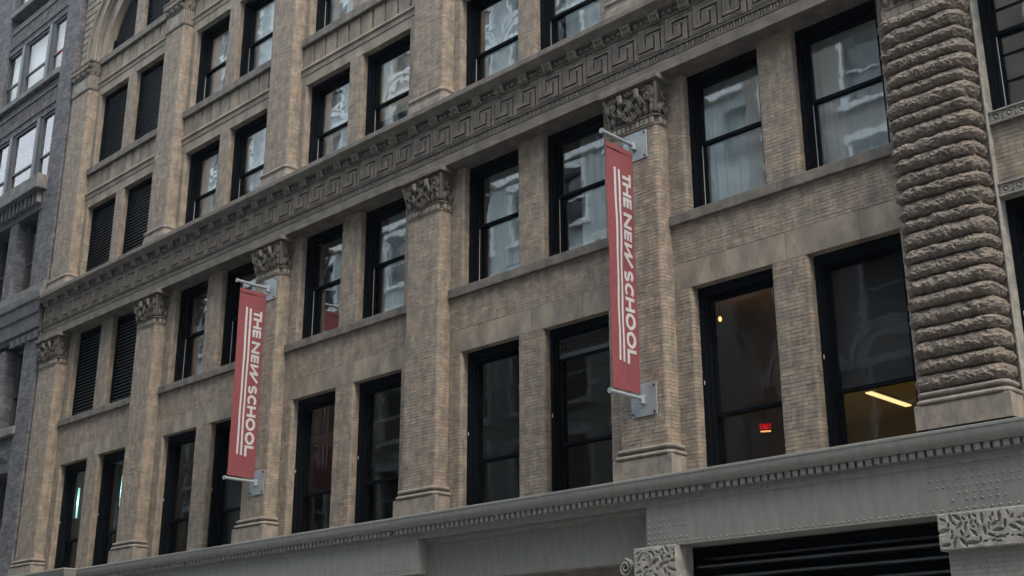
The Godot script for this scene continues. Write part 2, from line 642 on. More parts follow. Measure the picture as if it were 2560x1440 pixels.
func capital(parent: Node, cx: float, y: float, half: float) -> Node3D:
	# interlaced bands, corner scrolls and leaves between a tiled collar and a slab
	var c := part(parent, "capital", Vector3(cx, y, 0))
	var zf := 0.32
	var path := u_path(-half, half, zf, 0.0, 0.09)
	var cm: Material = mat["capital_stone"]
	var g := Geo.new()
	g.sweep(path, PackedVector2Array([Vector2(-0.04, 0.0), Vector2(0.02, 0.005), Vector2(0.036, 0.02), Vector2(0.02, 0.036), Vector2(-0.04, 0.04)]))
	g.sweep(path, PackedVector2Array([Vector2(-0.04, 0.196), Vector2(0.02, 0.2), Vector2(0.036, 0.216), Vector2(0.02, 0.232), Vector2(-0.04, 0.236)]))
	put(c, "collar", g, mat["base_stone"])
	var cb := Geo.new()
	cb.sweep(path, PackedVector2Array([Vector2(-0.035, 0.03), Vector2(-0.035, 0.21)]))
	put(c, "collar_shade_back", cb, cm)  # darker stone here paints the shade in the gaps between tiles
	var n := 9
	var tw := (half * 2.0 - 0.1) / n
	for k in n:
		var t := Geo.new()
		var x := -half + 0.05 + tw * k
		t.soft_box(x + 0.013, x + tw - 0.013, 0.06, 0.178, zf - 0.035, zf + 0.022, 0.004)
		put(c, "collar_tile", t, mat["base_stone"])
	for k in 2:
		for s in [-1, 1]:
			var t := Geo.new()
			var z := 0.03 + 0.115 * k
			if s == 1:
				t.soft_box(half - 0.04, half + 0.02, 0.06, 0.178, z, z + 0.09, 0.004)
			else:
				t.soft_box(-half - 0.02, -half + 0.04, 0.06, 0.178, z, z + 0.09, 0.004)
			put(c, "collar_tile", t, mat["base_stone"])
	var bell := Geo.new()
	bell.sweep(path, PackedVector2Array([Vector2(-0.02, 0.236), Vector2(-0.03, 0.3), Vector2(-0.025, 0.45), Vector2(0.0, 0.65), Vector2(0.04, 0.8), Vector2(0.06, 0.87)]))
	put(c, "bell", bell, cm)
	var ab := Geo.new()
	ab.sweep(PackedVector2Array([Vector2(-half, 0), Vector2(-half, zf), Vector2(half, zf), Vector2(half, 0)]), PackedVector2Array([Vector2(-0.2, 0.87), Vector2(0.13, 0.872), Vector2(0.155, 0.885), Vector2(0.16, 0.97), Vector2(0.15, 0.985), Vector2(-0.2, 0.988)]))
	put(c, "abacus", ab, mat["sill_stone"])
	for s in [-1, 1]:
		for st in 3:
			var v := Geo.new()
			v.tube(spiral(Vector3(s * (half - 0.11), 0.62, zf + 0.1), 0.185 - st * 0.03, 0.03, 1.4 - st * 0.3, PI / 2.0 + s * 0.9, -s * 1.0), 0.0145, 5)
			put(c, "scroll_band", v, cm)
		var eye := Geo.new()
		eye.dome(Vector3(s * (half - 0.11), 0.62, zf + 0.07), 0.05, 0.06, 8)
		put(c, "scroll_eye", eye, cm)
		for st in 2:
			var sv := Geo.new()
			sv.tube(spiral(Vector3(s * (half + 0.09), 0.62, 0.17), 0.15 - st * 0.035, 0.03, 1.3, PI / 2.0, s * 1.0, true), 0.0145, 5)
			put(c, "scroll_band", sv, cm)
		var horn := Geo.new()
		horn.tube(PackedVector3Array([Vector3(s * (half - 0.01), 0.27, zf), Vector3(s * (half + 0.015), 0.5, zf + 0.03), Vector3(s * (half + 0.05), 0.68, zf + 0.065), Vector3(s * (half + 0.085), 0.82, zf + 0.1)]), 0.034, 7)
		put(c, "corner_leaf", horn, cm)
		var pl := Geo.new()
		pl.soft_box(-0.05, 0.05, -0.085, 0.085, -0.03, 0.035, 0.008)
		pl.box(-0.022, 0.022, -0.05, 0.05, 0.035, 0.045)
		var po := put(c, "plaque", pl, mat["base_stone"], Vector3(s * 0.2 - 0.02, 0.72, zf + 0.1))
		po.rotation = Vector3(0.2, 0, -0.06 * s)
		var cu := Geo.new()
		cu.tube(spiral(Vector3(s * 0.06, 0.78, zf + 0.11), 0.06, 0.015, 1.2, PI / 2.0, s * 1.0), 0.013, 5)
		put(c, "curl", cu, cm)
	for kn in [[-0.13, 0.5, 0.17, 0.2, 5.0], [0.13, 0.53, 0.17, -1.2, 3.9], [0.0, 0.40, 0.19, 2.6, 6.9], [-0.02, 0.50, 0.09, 0.0, 6.3]]:
		for st in 3:
			var q := Geo.new()
			var pts := PackedVector3Array()
			for k in 17:
				var a: float = lerpf(kn[3], kn[4], k / 16.0)
				var r: float = kn[2] - st * 0.03
				pts.append(Vector3(kn[0] + cos(a) * r, kn[1] + sin(a) * r, zf + 0.06 + 0.02 * sin(a * 2.0 + kn[0] * 9.0) + 0.06 * kn[1]))
			q.tube(pts, 0.0145, 5)
			put(c, "knot_band", q, cm)
	var lm := leaf_shape(0.13, 0.2, 0.06).mesh()
	var li := 0
	for k in 8:
		var x := -half + 0.1 + (half * 2.0 - 0.2) * k / 7.0
		for row in 2:
			if row == 1 and absf(x) < 0.25:
				continue
			var lo := put(c, "leaf", lm, cm, Vector3(x + (0.06 if row == 1 else 0.0), 0.25 + row * 0.14, zf + 0.015 + row * 0.02))
			lo.rotation = Vector3(0.12, 0, sin(li * 2.3) * 0.35)
			li += 1
	for s in [-1, 1]:
		for k in 3:
			var lo := put(c, "leaf", lm, cm, Vector3(s * (half + 0.02), 0.25 + 0.1 * (k % 2), 0.06 + 0.09 * k))
			lo.rotation = Vector3(0, s * PI / 2.0, 0)
	return c


func column_base(parent: Node, x0: float, x1: float, zf: float, y: float, m: Material) -> void:
	# two round mouldings over a plinth
	var g := Geo.new()
	var path := u_path(x0, x1, zf, 0.0, 0.05)
	var pr := PackedVector2Array([Vector2(0.11, y + 0.0)])
	for k in 9:
		var a := -PI / 2.0 + PI * k / 8.0
		pr.append(Vector2(0.075 + cos(a) * 0.04, y + 0.04 + sin(a) * 0.038))
	pr.append(Vector2(0.03, y + 0.085))
	pr.append(Vector2(0.028, y + 0.115))
	for k in 9:
		var a := -PI / 2.0 + PI * k / 8.0
		pr.append(Vector2(0.04 + cos(a) * 0.04, y + 0.158 + sin(a) * 0.04))
	pr.append(Vector2(0.0, y + 0.205))
	g.sweep(path, pr)
	put(parent, "base_moulding", g, m)
	var p := Geo.new()
	p.sweep(PackedVector2Array([Vector2(x0, 0), Vector2(x0, zf), Vector2(x1, zf), Vector2(x1, 0)]), PackedVector2Array([Vector2(0.1, y - 0.35), Vector2(0.1, y - 0.006), Vector2(0.094, y), Vector2(-0.1, y)]))
	put(parent, "plinth", p, m)


func rock(parent: Node, x0: float, x1: float, y0: float, y1: float, zf: float, k: int) -> void:
	# one rock-faced course: a rough cushion that wraps the pier
	var g := Geo.new()
	var path := u_path(x0, x1, zf, 0.04, 0.14)
	var nr := Geo.miters(path)
	var run := PackedFloat32Array([0.0])
	for i in range(1, path.size()):
		run.append(run[i - 1] + path[i].distance_to(path[i - 1]))
	var n := 112
	var m := 22
	var rows := []
	for i in n + 1:
		var s := run[run.size() - 1] * i / n
		var j := 0
		while j < path.size() - 2 and run[j + 1] < s:
			j += 1
		var f := clampf((s - run[j]) / (run[j + 1] - run[j]), 0.0, 1.0)
		var p := path[j].lerp(path[j + 1], f)
		var d := nr[j].lerp(nr[j + 1], f).normalized()
		var row := []
		for q in m + 1:
			var t := float(q) / m
			var a := -PI / 2.0 + PI * t
			var big := noise.get_noise_3d(s * 330.0, t * 80.0, k * 273.0)
			var fine := noise.get_noise_3d(s * 1500.0 + 50.0, t * 330.0, k * 431.0)
			var chip := chips.get_noise_3d(s * 420.0, t * 105.0, k * 91.0)
			var ridge := 0.45 + 0.22 * noise.get_noise_2d(s * 300.0, k * 517.0)
			var swell := pow(maxf(cos(a), 0.0), 0.3) * (1.0 - 0.4 * absf(t - ridge))
			var o := 0.14 * swell + (big * 0.03 + fine * 0.024 + chip * 0.055) * minf(1.0, swell * 1.4)
			var y := lerpf(y0 + 0.006, y1 - 0.006, t) + big * 0.012
			row.append(Vector3(p.x + d.x * o, y, p.y + d.y * o))
		rows.append(row)
	for i in n:
		for q in m:
			g.quad(rows[i][q], rows[i + 1][q], rows[i + 1][q + 1], rows[i][q + 1])
	var w := rng.randf_range(0.9, 1.08)
	g.col = Color(w, w, w)
	for i in g.c.size():
		g.c[i] = g.col
	put(parent, "stone", g, mat["rock_stone"])


func key_panel(shade: float) -> ArrayMesh:
	# one unit of the fret: two hooked grooves cut into a flat band, with fine raised edges
	var nx := 26
	var ny := 24
	var w := 0.649
	var h := 0.592
	var lines := [
		[Vector2(0.31, 0.40), Vector2(0.31, 0.76), Vector2(0.83, 0.76), Vector2(0.83, 0.0)],
		[Vector2(0.02, 1.0), Vector2(0.02, 0.16), Vector2(0.60, 0.16), Vector2(0.60, 0.60)]]
	var cell := []
	for i in nx:
		var colm := []
		for j in ny:
			var p := Vector2((i + 0.5) / nx, (j + 0.5) / ny)
			var d := 9.0
			for l in lines:
				for k in l.size() - 1:
					var q := Geometry2D.get_closest_point_to_segment(p, l[k], l[k + 1])
					d = minf(d, maxf(absf(p.x - q.x) * w, absf(p.y - q.y) * h))
			var z := 0.0
			if d < 0.024:
				z = -0.045
			elif d < 0.05:
				z = 0.009
			elif d > 0.078 and d < 0.1:
				z = -0.007
			colm.append(z)
		cell.append(colm)
	var g := Geo.new()
	g.col = Color(shade, shade, shade)
	var dx := w / nx
	var dy := h / ny
	for i in nx:
		for j in ny:
			var z: float = cell[i][j]
			var x := i * dx
			var y := j * dy
			g.quad(Vector3(x, y, z), Vector3(x + dx, y, z), Vector3(x + dx, y + dy, z), Vector3(x, y + dy, z))
			if i < nx - 1 and absf(cell[i + 1][j] - z) > 0.001:
				var z2: float = cell[i + 1][j]
				g.quad(Vector3(x + dx, y, z), Vector3(x + dx, y, z2), Vector3(x + dx, y + dy, z2), Vector3(x + dx, y + dy, z))
			if j < ny - 1 and absf(cell[i][j + 1] - z) > 0.001:
				var z2: float = cell[i][j + 1]
				g.quad(Vector3(x, y + dy, z), Vector3(x + dx, y + dy, z), Vector3(x + dx, y + dy, z2), Vector3(x, y + dy, z2))
	return g.mesh()


func leafy_block(w: float, h: float, d: float, seed_: int) -> Geo:
	# a block whose face is pierced by many leaf-shaped hollows
	var r := RandomNumberGenerator.new()
	r.seed = seed_
	var cuts := []
	var tries := 0
	while cuts.size() < int(w * 44.0) and tries < 4000:
		tries += 1
		var o := Vector2(r.randf_range(0.05, w - 0.05), r.randf_range(0.06, h - 0.06))
		var l := r.randf_range(0.026, 0.1)
		var ok := true
		for q in cuts:
			if o.distance_to(q[0]) < (l + q[1]) * 0.62 + 0.012:
				ok = false
		if ok:
			cuts.append([o, l, r.randf() * PI])
	var nx := int(w / 0.012)
	var ny := int(h / 0.012)
	var g := Geo.new()
	var hs := []
	for i in nx + 1:
		var row := []
		for j in ny + 1:
			var p := Vector2(w * i / nx, h * j / ny)
			var z := 0.006 * noise.get_noise_2d(p.x * 300.0 + seed_ * 50.0, p.y * 300.0)
			for q in cuts:
				var e: Vector2 = (p - q[0]).rotated(-q[2])
				var u: float = absf(e.x) / q[1]
				if u < 1.0:
					var width: float = (1.0 - u * u) * maxf(0.014, q[1] * 0.42)
					var k := 1.0 - absf(e.y) / width
					if k > 0.0:
						z = -0.035 * minf(1.0, k * 2.2)
			var edge := minf(minf(p.x, w - p.x), minf(p.y, h - p.y))
			if edge < 0.012:
				z -= 0.012
			row.append(Vector3(p.x, p.y, d + z))
		hs.append(row)
	for i in nx:
		for j in ny:
			g.quad(hs[i][j], hs[i + 1][j], hs[i + 1][j + 1], hs[i][j + 1])
	for i in nx:
		g.quad(Vector3(hs[i][0].x, 0, 0), Vector3(hs[i + 1][0].x, 0, 0), hs[i + 1][0], hs[i][0])
		g.quad(hs[i][ny], hs[i + 1][ny], Vector3(hs[i + 1][0].x, h, 0), Vector3(hs[i][0].x, h, 0))
	for j in ny:
		g.quad(Vector3(0, hs[0][j].y, 0), hs[0][j], hs[0][j + 1], Vector3(0, hs[0][j + 1].y, 0))
		g.quad(hs[nx][j], Vector3(w, hs[nx][j].y, 0), Vector3(w, hs[nx][j + 1].y, 0), hs[nx][j + 1])
	return g


# ---------------------------------------------------------------- the loft building
# each bay is given in the coordinates of bay 4 and moved along by whole bays
func bx(b: int, x: float) -> float:
	return x + (b - 4) * BAY


const LOW := [-12.345, -10.70, -10.0, -8.36]     # window edges below the fret
const HIGH := [-12.5, -10.7, -10.18, -8.38]      # and above it
const PIL := [-13.82, -12.73]                    # a pilaster's edges


func bay_row(bl: Node, b: int, y0: float, y1: float, rail: float, e: Array, row: String) -> void:
	var x0 := bx(b, PIL[1])
	var x1 := bx(b, PIL[0] + BAY) if b < 4 else bx(b, -8.12)
	var near := b == 4 and row == "A"
	for s in [[x0, bx(b, e[0]), false, true], [bx(b, e[1]), bx(b, e[2]), true, true], [bx(b, e[3]), x1, true, false]]:
		var both: bool = s[2] and s[3]
		var p := part(bl, "pier" if both else "jamb_wall")
		var core := Geo.new()
		core.box(s[0] + (0.03 if s[2] else 0.0), s[1] - (0.03 if s[3] else 0.0), y0, y1, -0.5, -0.03)
		put(p, "wall_core", core, mat["mortar"])
		lay(p, u_path(s[0], s[1], 0.0, -0.5, 0.055, s[2], s[3]), y0, y1, "buff", (190 if both else 0) if near else 0)
	var o := [[bx(b, e[0]), bx(b, e[1])], [bx(b, e[2]), bx(b, e[3])]]
	for k in 2:
		if b == 0 and row != "A":
			louvre_window(bl, o[k][0], o[k][1], y0, y1)
		else:
			sash_window(bl, o[k][0], o[k][1], y0, y1, rail, row != "A", 0.38 if (b == 3 and row == "A" and k == 1) else 0.0)


func low_spandrel(bl: Node, b: int) -> void:
	var sp := part(bl, "spandrel")
	var x0 := bx(b, PIL[1])
	var x1 := bx(b, PIL[0] + BAY) if b < 4 else bx(b, -8.12)
	var cuts := [x0, bx(b, -10.36) + rng.randf_range(-0.08, 0.08), bx(b, -9.0) + rng.randf_range(-0.1, 0.1), x1]
	for k in 3:
		var g := Geo.new()
		var t := rng.randf_range(0.93, 1.05)
		g.col = Color(t, t, t)
		g.soft_box(cuts[k] + 0.002, cuts[k + 1] - 0.002, 8.725, 9.22, -0.5, 0.004 + 0.003 * (k % 2), 0.006)
		put(sp, "lintel_block", g, mat["lintel_stone"])
	var core := Geo.new()
	core.box(x0, x1, 9.22, 9.95, -0.38, -0.02)
	put(sp, "wall_core", core, mat["mortar"])
	lay(sp, PackedVector2Array([Vector2(x0, 0), Vector2(x1, 0)]), 9.222, 9.945, "buff", 110 if b == 4 else 0)
	for k in 2:
		var g := Geo.new()
		var m := lerpf(x0, x1, 0.5)
		var t := rng.randf_range(0.92, 1.06)
		g.col = Color(t, t, t)
		g.soft_box((x0 if k == 0 else m) + 0.0015, (m if k == 0 else x1) - 0.0015, 9.945, 10.14, -0.5, 0.085, 0.01)
		put(sp, "sill", g, mat["sill_stone"])


func high_spandrel(bl: Node, b: int, y: float) -> void:
	# y: the window heads below; lintel, fillets, a row of brick panels, sill
	var sp := part(bl, "panelled_spandrel")
	var x0 := bx(b, PIL[1])
	var x1 := bx(b, PIL[0] + BAY) if b < 4 else bx(b, -8.12)
	var core := Geo.new()
	core.box(x0, x1, y + 0.3, y + 1.16, -0.38, -0.11)
	put(sp, "wall_core", core, mat["mortar"])
	var g := Geo.new()
	g.soft_box(x0, x1, y, y + 0.3, -0.5, 0.004, 0.008)
	put(sp, "lintel_block", g, mat["lintel_stone"])
	var f := Geo.new()
	f.moulding(PackedVector2Array([Vector2(-0.05, y + 0.3), Vector2(0.02, y + 0.302), Vector2(0.026, y + 0.33), Vector2(0.026, y + 0.44), Vector2(0.055, y + 0.452), Vector2(0.075, y + 0.478), Vector2(0.06, y + 0.51), Vector2(0.03, y + 0.545), Vector2(0.03, y + 0.575), Vector2(-0.05, y + 0.58)]), x0, x1)
	put(sp, "fillet", f, mat["lintel_stone"])
	var n := 10
	var w := (x1 - x0) / n
	for k in n:
		var t := Geo.new()
		var s := rng.randf_range(0.9, 1.08)
		t.col = Color(s, s, s)
		# three shallow brick courses make up each panel
		for q in 8:
			var yy := y + 0.60 + q * 0.0675
			var d := 0.004 + rng.randf() * 0.003
			t.soft_box(x0 + k * w + 0.037, x0 + (k + 1) * w - 0.037, yy, yy + 0.065, -0.12, d, 0.003)
		put(sp, "brick_panel", t, mat["lintel_stone"])
	var si := Geo.new()
	si.soft_box(x0, x1, y + 1.16, y + 1.4, -0.5, 0.10, 0.012)
	put(sp, "sill", si, mat["sill_stone"])


func pilasters(bl: Node) -> void:
	for b in 5:
		var x0 := bx(b, PIL[0])
		var x1 := bx(b, PIL[1])
		if b == 0:
			x0 = -37.74
		var p := part(bl, "pilaster")
		var core := Geo.new()
		core.box(x0 + 0.04, x1 - 0.04, 5.0, 12.92, -0.38, 0.28)
		core.box(x0 + 0.04, x1 - 0.04, 14.4, 22.55 if b < 2 else 26.0, -0.38, 0.28)
		put(p, "wall_core", core, mat["mortar"])
		column_base(p, x0, x1, 0.32, 5.75, mat["base_stone"])
		lay(p, u_path(x0, x1, 0.32, -0.02, 0.085), 5.957, 11.935)
		# the upper shaft
		var g := Geo.new()
		g.sweep(u_path(x0, x1, 0.32, 0.0, 0.05), PackedVector2Array([Vector2(0.085, 14.3), Vector2(0.085, 14.66), Vector2(0.06, 14.68), Vector2(0.05, 14.74), Vector2(0.052, 14.80), Vector2(0.075, 14.83), Vector2(0.085, 14.86), Vector2(0.07, 14.895), Vector2(0.0, 14.905)]))
		put(p, "upper_base", g, mat["base_stone"])
		lay(p, u_path(x0, x1, 0.32, -0.02, 0.085), 14.907, 21.5 if b < 3 else 19.5)
		capital(bl, (x0 + x1) / 2.0, 11.93, (x1 - x0) / 2.0)
		if b < 3:
			fluted_capital(bl, x0, x1, 21.5)
		else:
			var up := Geo.new()
			up.sweep(u_path(x0, x1, 0.32, -0.02, 0.085), PackedVector2Array([Vector2(0, 19.5), Vector2(0, 26.0)]))
			put(p, "upper_shaft", up, mat["lintel_stone"])


func fluted_capital(bl: Node, x0: float, x1: float, y: float) -> void:
	var c := part(bl, "fluted_capital")
	var m: Material = mat["carved_stone"]
	var path := u_path(x0, x1, 0.32, 0.0, 0.06)
	var g := Geo.new()
	g.sweep(path, PackedVector2Array([Vector2(0.0, y), Vector2(0.03, y + 0.01), Vector2(0.035, y + 0.035), Vector2(0.012, y + 0.05), Vector2(0.012, y + 0.54), Vector2(0.035, y + 0.55), Vector2(0.035, y + 0.58), Vector2(0.02, y + 0.6), Vector2(0.05, y + 0.8), Vector2(0.09, y + 1.0)]))
	put(c, "neck", g, m)
	var ab := Geo.new()
	ab.sweep(PackedVector2Array([Vector2(x0, 0), Vector2(x0, 0.32), Vector2(x1, 0.32), Vector2(x1, 0)]), PackedVector2Array([Vector2(-0.2, y + 1.0), Vector2(0.11, y + 1.002), Vector2(0.12, y + 1.06), Vector2(-0.2, y + 1.07)]))
	put(c, "abacus", ab, mat["sill_stone"])
	var pn := Geo.new()
	pn.soft_box(x0 + 0.3, x1 - 0.34, y + 0.07, y + 0.52, 0.3, 0.345, 0.01)
	pn.soft_box(x0 + 0.37, x1 - 0.41, y + 0.13, y + 0.46, 0.34, 0.352, 0.004)
	put(c, "panel", pn, mat["pale_stone"])
	for s in [x0 + 0.02, x1 - 0.3]:
		for k in 5:
			var f := Geo.new()
			var x: float = s + 0.028 + k * 0.056
			f.tube(PackedVector3Array([Vector3(x, y + 0.055, 0.335), Vector3(x, y + 0.535, 0.335)]), 0.02, 6)
			put(c, "flute", f, mat["base_stone"])
	for k in 4:
		var f := Geo.new()
		f.tube(PackedVector3Array([Vector3(x1 + 0.014, y + 0.055, 0.06 + k * 0.07), Vector3(x1 + 0.014, y + 0.535, 0.06 + k * 0.07)]), 0.022, 6)
		put(c, "flute", f, mat["base_stone"])
	var lm := leaf_shape(0.13, 0.2, 0.06).mesh()
	var n := 11
	for k in n:
		for row in 2:
			var x := x0 + 0.06 + (x1 - x0 - 0.12) * k / (n - 1.0)
			var o := put(c, "leaf", lm, m, Vector3(x, y + 0.6 + row * 0.17, 0.345 + row * 0.035))
			o.rotation = Vector3(0.18, 0, sin(k * 2.1 + row) * 0.4)
	for k in 4:
		var o := put(c, "leaf", lm, m, Vector3(x1 + 0.03, y + 0.6 + 0.17 * (k % 2), 0.06 + k * 0.08))
		o.rotation = Vector3(0, PI / 2.0, 0.2 * sin(k * 3.0))
	for s in [x0 + 0.02, x1 - 0.02]:
		var v := Geo.new()
		v.tube(spiral(Vector3(s, y + 0.88, 0.42), 0.11, 0.02, 1.4, PI / 2.0, 1.0), 0.022, 6)
		put(c, "scroll", v, m)


func fret_cornice(bl: Node) -> void:
	var x0 := -37.78
	var x1 := -0.6
	var c := part(bl, "fret_cornice")
	var m: Material = mat["carved_stone"]
	var a := x0
	while a < x1 - 0.1:
		var b := minf(a + 2.965, x1)
		var g := Geo.new()
		var t := rng.randf_range(0.94, 1.06)
		g.col = Color(t, t, t)
		g.soft_box(a + 0.0015, b - 0.0015, 12.92, 13.15, -0.5, 0.34, 0.006)
		put(c, "architrave_block", g, mat["sill_stone"])
		a = b
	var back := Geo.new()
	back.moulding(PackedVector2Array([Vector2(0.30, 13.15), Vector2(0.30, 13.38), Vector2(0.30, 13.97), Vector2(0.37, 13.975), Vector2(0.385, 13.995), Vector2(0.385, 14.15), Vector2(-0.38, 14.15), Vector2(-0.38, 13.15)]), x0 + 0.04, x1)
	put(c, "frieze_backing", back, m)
	a = x0 - 0.02
	while a < x1 - 0.1:
		var b := minf(a + 1.18 + rng.randf_range(-0.05, 0.05), x1)
		var g := Geo.new()
		var t := rng.randf_range(0.9, 1.08)
		g.col = Color(t, t, t)
		var s := rng.randf_range(-0.003, 0.003)
		var pr := PackedVector2Array([Vector2(0.3, 14.15), Vector2(0.49 + s, 14.152), Vector2(0.5 + s, 14.165), Vector2(0.52 + s, 14.18), Vector2(0.545 + s, 14.215), Vector2(0.585 + s, 14.255), Vector2(0.605 + s, 14.285), Vector2(0.605 + s, 14.315), Vector2(0.3, 14.32)])
		g.moulding(pr, a + 0.0015, b - 0.0015)
		put(c, "cornice_block", g, mat["sill_stone"])
		var h := Geo.new()
		h.col = Color(t, t, t)
		h.soft_box(a + 0.0015, b - 0.0015, 14.322, 14.49, -0.5, 0.5 + s, 0.012)
		put(c, "cornice_cap", h, mat["sill_stone"])
		a = b
	var fs: Material = mat["fret_stone"]
	var km := [key_panel(0.92), key_panel(1.0), key_panel(1.07), key_panel(0.97)]
	var bead := Geo.new()
	for k in 10:
		bead.soft_box(0.006 + k * 0.0649, 0.056 + k * 0.0649, 0.03, 0.15, 0.0, 0.03 + 0.008 * (k % 2), 0.01)
	bead.box(0.0, 0.649, 0.0, 0.022, 0.0, 0.045)
	bead.box(0.0, 0.649, 0.16, 0.185, 0.0, 0.052)
	var bm := bead.mesh()
	var n := int((x1 - x0) / 0.649)
	for k in n:
		put(c, "key_panel", km[(k / 2 * 7 + k / 5) % 4], fs, Vector3(-37.73 + k * 0.649, 13.37, 0.36 + 0.004 * sin(k / 2 * 2.3)))
		stuff(put(c, "bead_strip", bm, m, Vector3(-37.73 + k * 0.649, 13.165, 0.30)))
	var br := Geo.new()
	br.moulding(PackedVector2Array([Vector2(0.3, 13.98), Vector2(0.40, 13.982), Vector2(0.435, 14.0), Vector2(0.45, 14.03), Vector2(0.44, 14.06), Vector2(0.455, 14.085), Vector2(0.485, 14.11), Vector2(0.49, 14.148), Vector2(0.3, 14.149)]), -0.08, 0.08)
	for s in [-0.095, 0.095]:
		br.tube(PackedVector3Array([Vector3(s, 13.98, 0.405), Vector3(s, 14.0, 0.445), Vector3(s, 14.035, 0.462), Vector3(s, 14.07, 0.458), Vector3(s, 14.1, 0.485), Vector3(s, 14.145, 0.5)]), 0.026, 6, true)
	for k in 3:
		br.tube(PackedVector3Array([Vector3(-0.08, 14.01 + k * 0.045, 0.446), Vector3(0.08, 14.01 + k * 0.045, 0.446)]), 0.012, 5)
	var brm := br.mesh()
	var eg := Geo.new()
	eg.soft_box(-0.05, 0.05, 14.03, 14.13, 0.36, 0.43, 0.02)
	var egm := eg.mesh()
	for k in 54:
		var x := -37.46 + k * 0.691
		if x > x1 - 0.3:
			break
		put(c, "bracket", brm, fs, Vector3(x, 0, 0))
		for q in 3:
			put(c, "egg", egm, m, Vector3(x + 0.2 + q * 0.145, 0, 0))


func low_cornice(bl: Node) -> void:
	var c := part(bl, "girder_cornice")
	var m: Material = mat["grey_paint"]
	var x0 := -33.45
	var x1 := -0.6
	var back := Geo.new()
	back.moulding(PackedVector2Array([Vector2(0.3, 4.92), Vector2(0.335, 4.925), Vector2(0.335, 5.035), Vector2(0.375, 5.045), Vector2(0.375, 5.15), Vector2(-0.3, 5.15), Vector2(-0.3, 4.92)]), -37.78, x1)
	put(c, "bed_moulding", back, m)
	var a := x0
	while a < x1 - 0.1:
		var b := minf(a + 1.93 + rng.randf_range(-0.25, 0.25), x1)
		var g := Geo.new()
		var t := rng.randf_range(0.94, 1.04)
		g.col = Color(t, t, t)
		var s := rng.randf_range(-0.005, 0.005)
		var pr := PackedVector2Array([Vector2(0.2, 5.145), Vector2(0.465 + s, 5.147), Vector2(0.468 + s, 5.17)])
		for k in 7:
			var an := PI * 0.5 * k / 6.0
			pr.append(Vector2(0.48 + s + sin(an) * 0.05, 5.18 + (1.0 - cos(an)) * 0.15))
		pr.append_array(PackedVector2Array([Vector2(0.54 + s, 5.345), Vector2(0.54 + s, 5.38), Vector2(0.53 + s, 5.388), Vector2(0.2, 5.40)]))
		g.moulding(pr, a + 0.0015, b - 0.0015)
		put(c, "cornice_block", g, m)
		a = b
	# the block that breaks forward at the end of the facade
	var e := Geo.new()
	e.sweep(PackedVector2Array([Vector2(-38.9, 0.66), Vector2(-33.45, 0.66), Vector2(-33.45, 0.1)]), PackedVector2Array([Vector2(-0.3, 4.95), Vector2(0.1, 4.96), Vector2(0.1, 5.14), Vector2(0.19, 5.147), Vector2(0.2, 5.18), Vector2(0.225, 5.24), Vector2(0.25, 5.33), Vector2(0.265, 5.345), Vector2(0.265, 5.38), Vector2(0.25, 5.39), Vector2(-0.6, 5.41)]))
	put(c, "end_block", e, m)
	var top := Geo.new()
	top.box(-37.78, x1, 5.395, 5.418, -0.4, 0.3)
	put(c, "flashing", top, m)
	var d := Geo.new()
	d.soft_box(0.0, 0.088, 5.05, 5.143, 0.37, 0.45, 0.006)
	var dm := d.mesh()
	for k in 236:
		var x := -33.3 + k * 0.1385
		if x > x1 - 0.1:
			break
		if k % 57 == 40:
			continue                   # a few are broken off
		put(c, "dentil", dm, m, Vector3(x, 0, 0))


func girder(bl: Node, x0: float, x1: float, spots: Array) -> void:
	var g := part(bl, "riveted_girder")
	var m: Material = mat["grey_paint"]
	var p := Geo.new()
	p.box(x0, x1, 4.24, 5.03, -0.2, 0.33)
	put(g, "web_plate", p, m)
	var f := Geo.new()
	f.soft_box(x0, x1, 4.916, 5.034, 0.3, 0.346, 0.003)
	put(g, "top_flange", f, m)
	var f2 := Geo.new()
	f2.soft_box(x0, x1, 4.232, 4.252, -0.2, 0.352, 0.003)
	put(g, "bottom_flange", f2, m)
	var r := Geo.new()
	r.dome(Vector3.ZERO, 0.021, 0.019, 7)
	var rm := r.mesh()
	var n := int((x1 - x0) / 0.1265)
	for k in n:
		put(g, "rivet", rm, m, Vector3(x0 + 0.045 + k * 0.1265, 4.976, 0.346))
		if x0 > -14.0:
			put(g, "rivet", rm, m, Vector3(x0 + 0.045 + k * 0.1215, 4.292, 0.33))
	for s in spots:
		put(g, "rivet", rm, m, Vector3(s.x, s.y, 0.33))


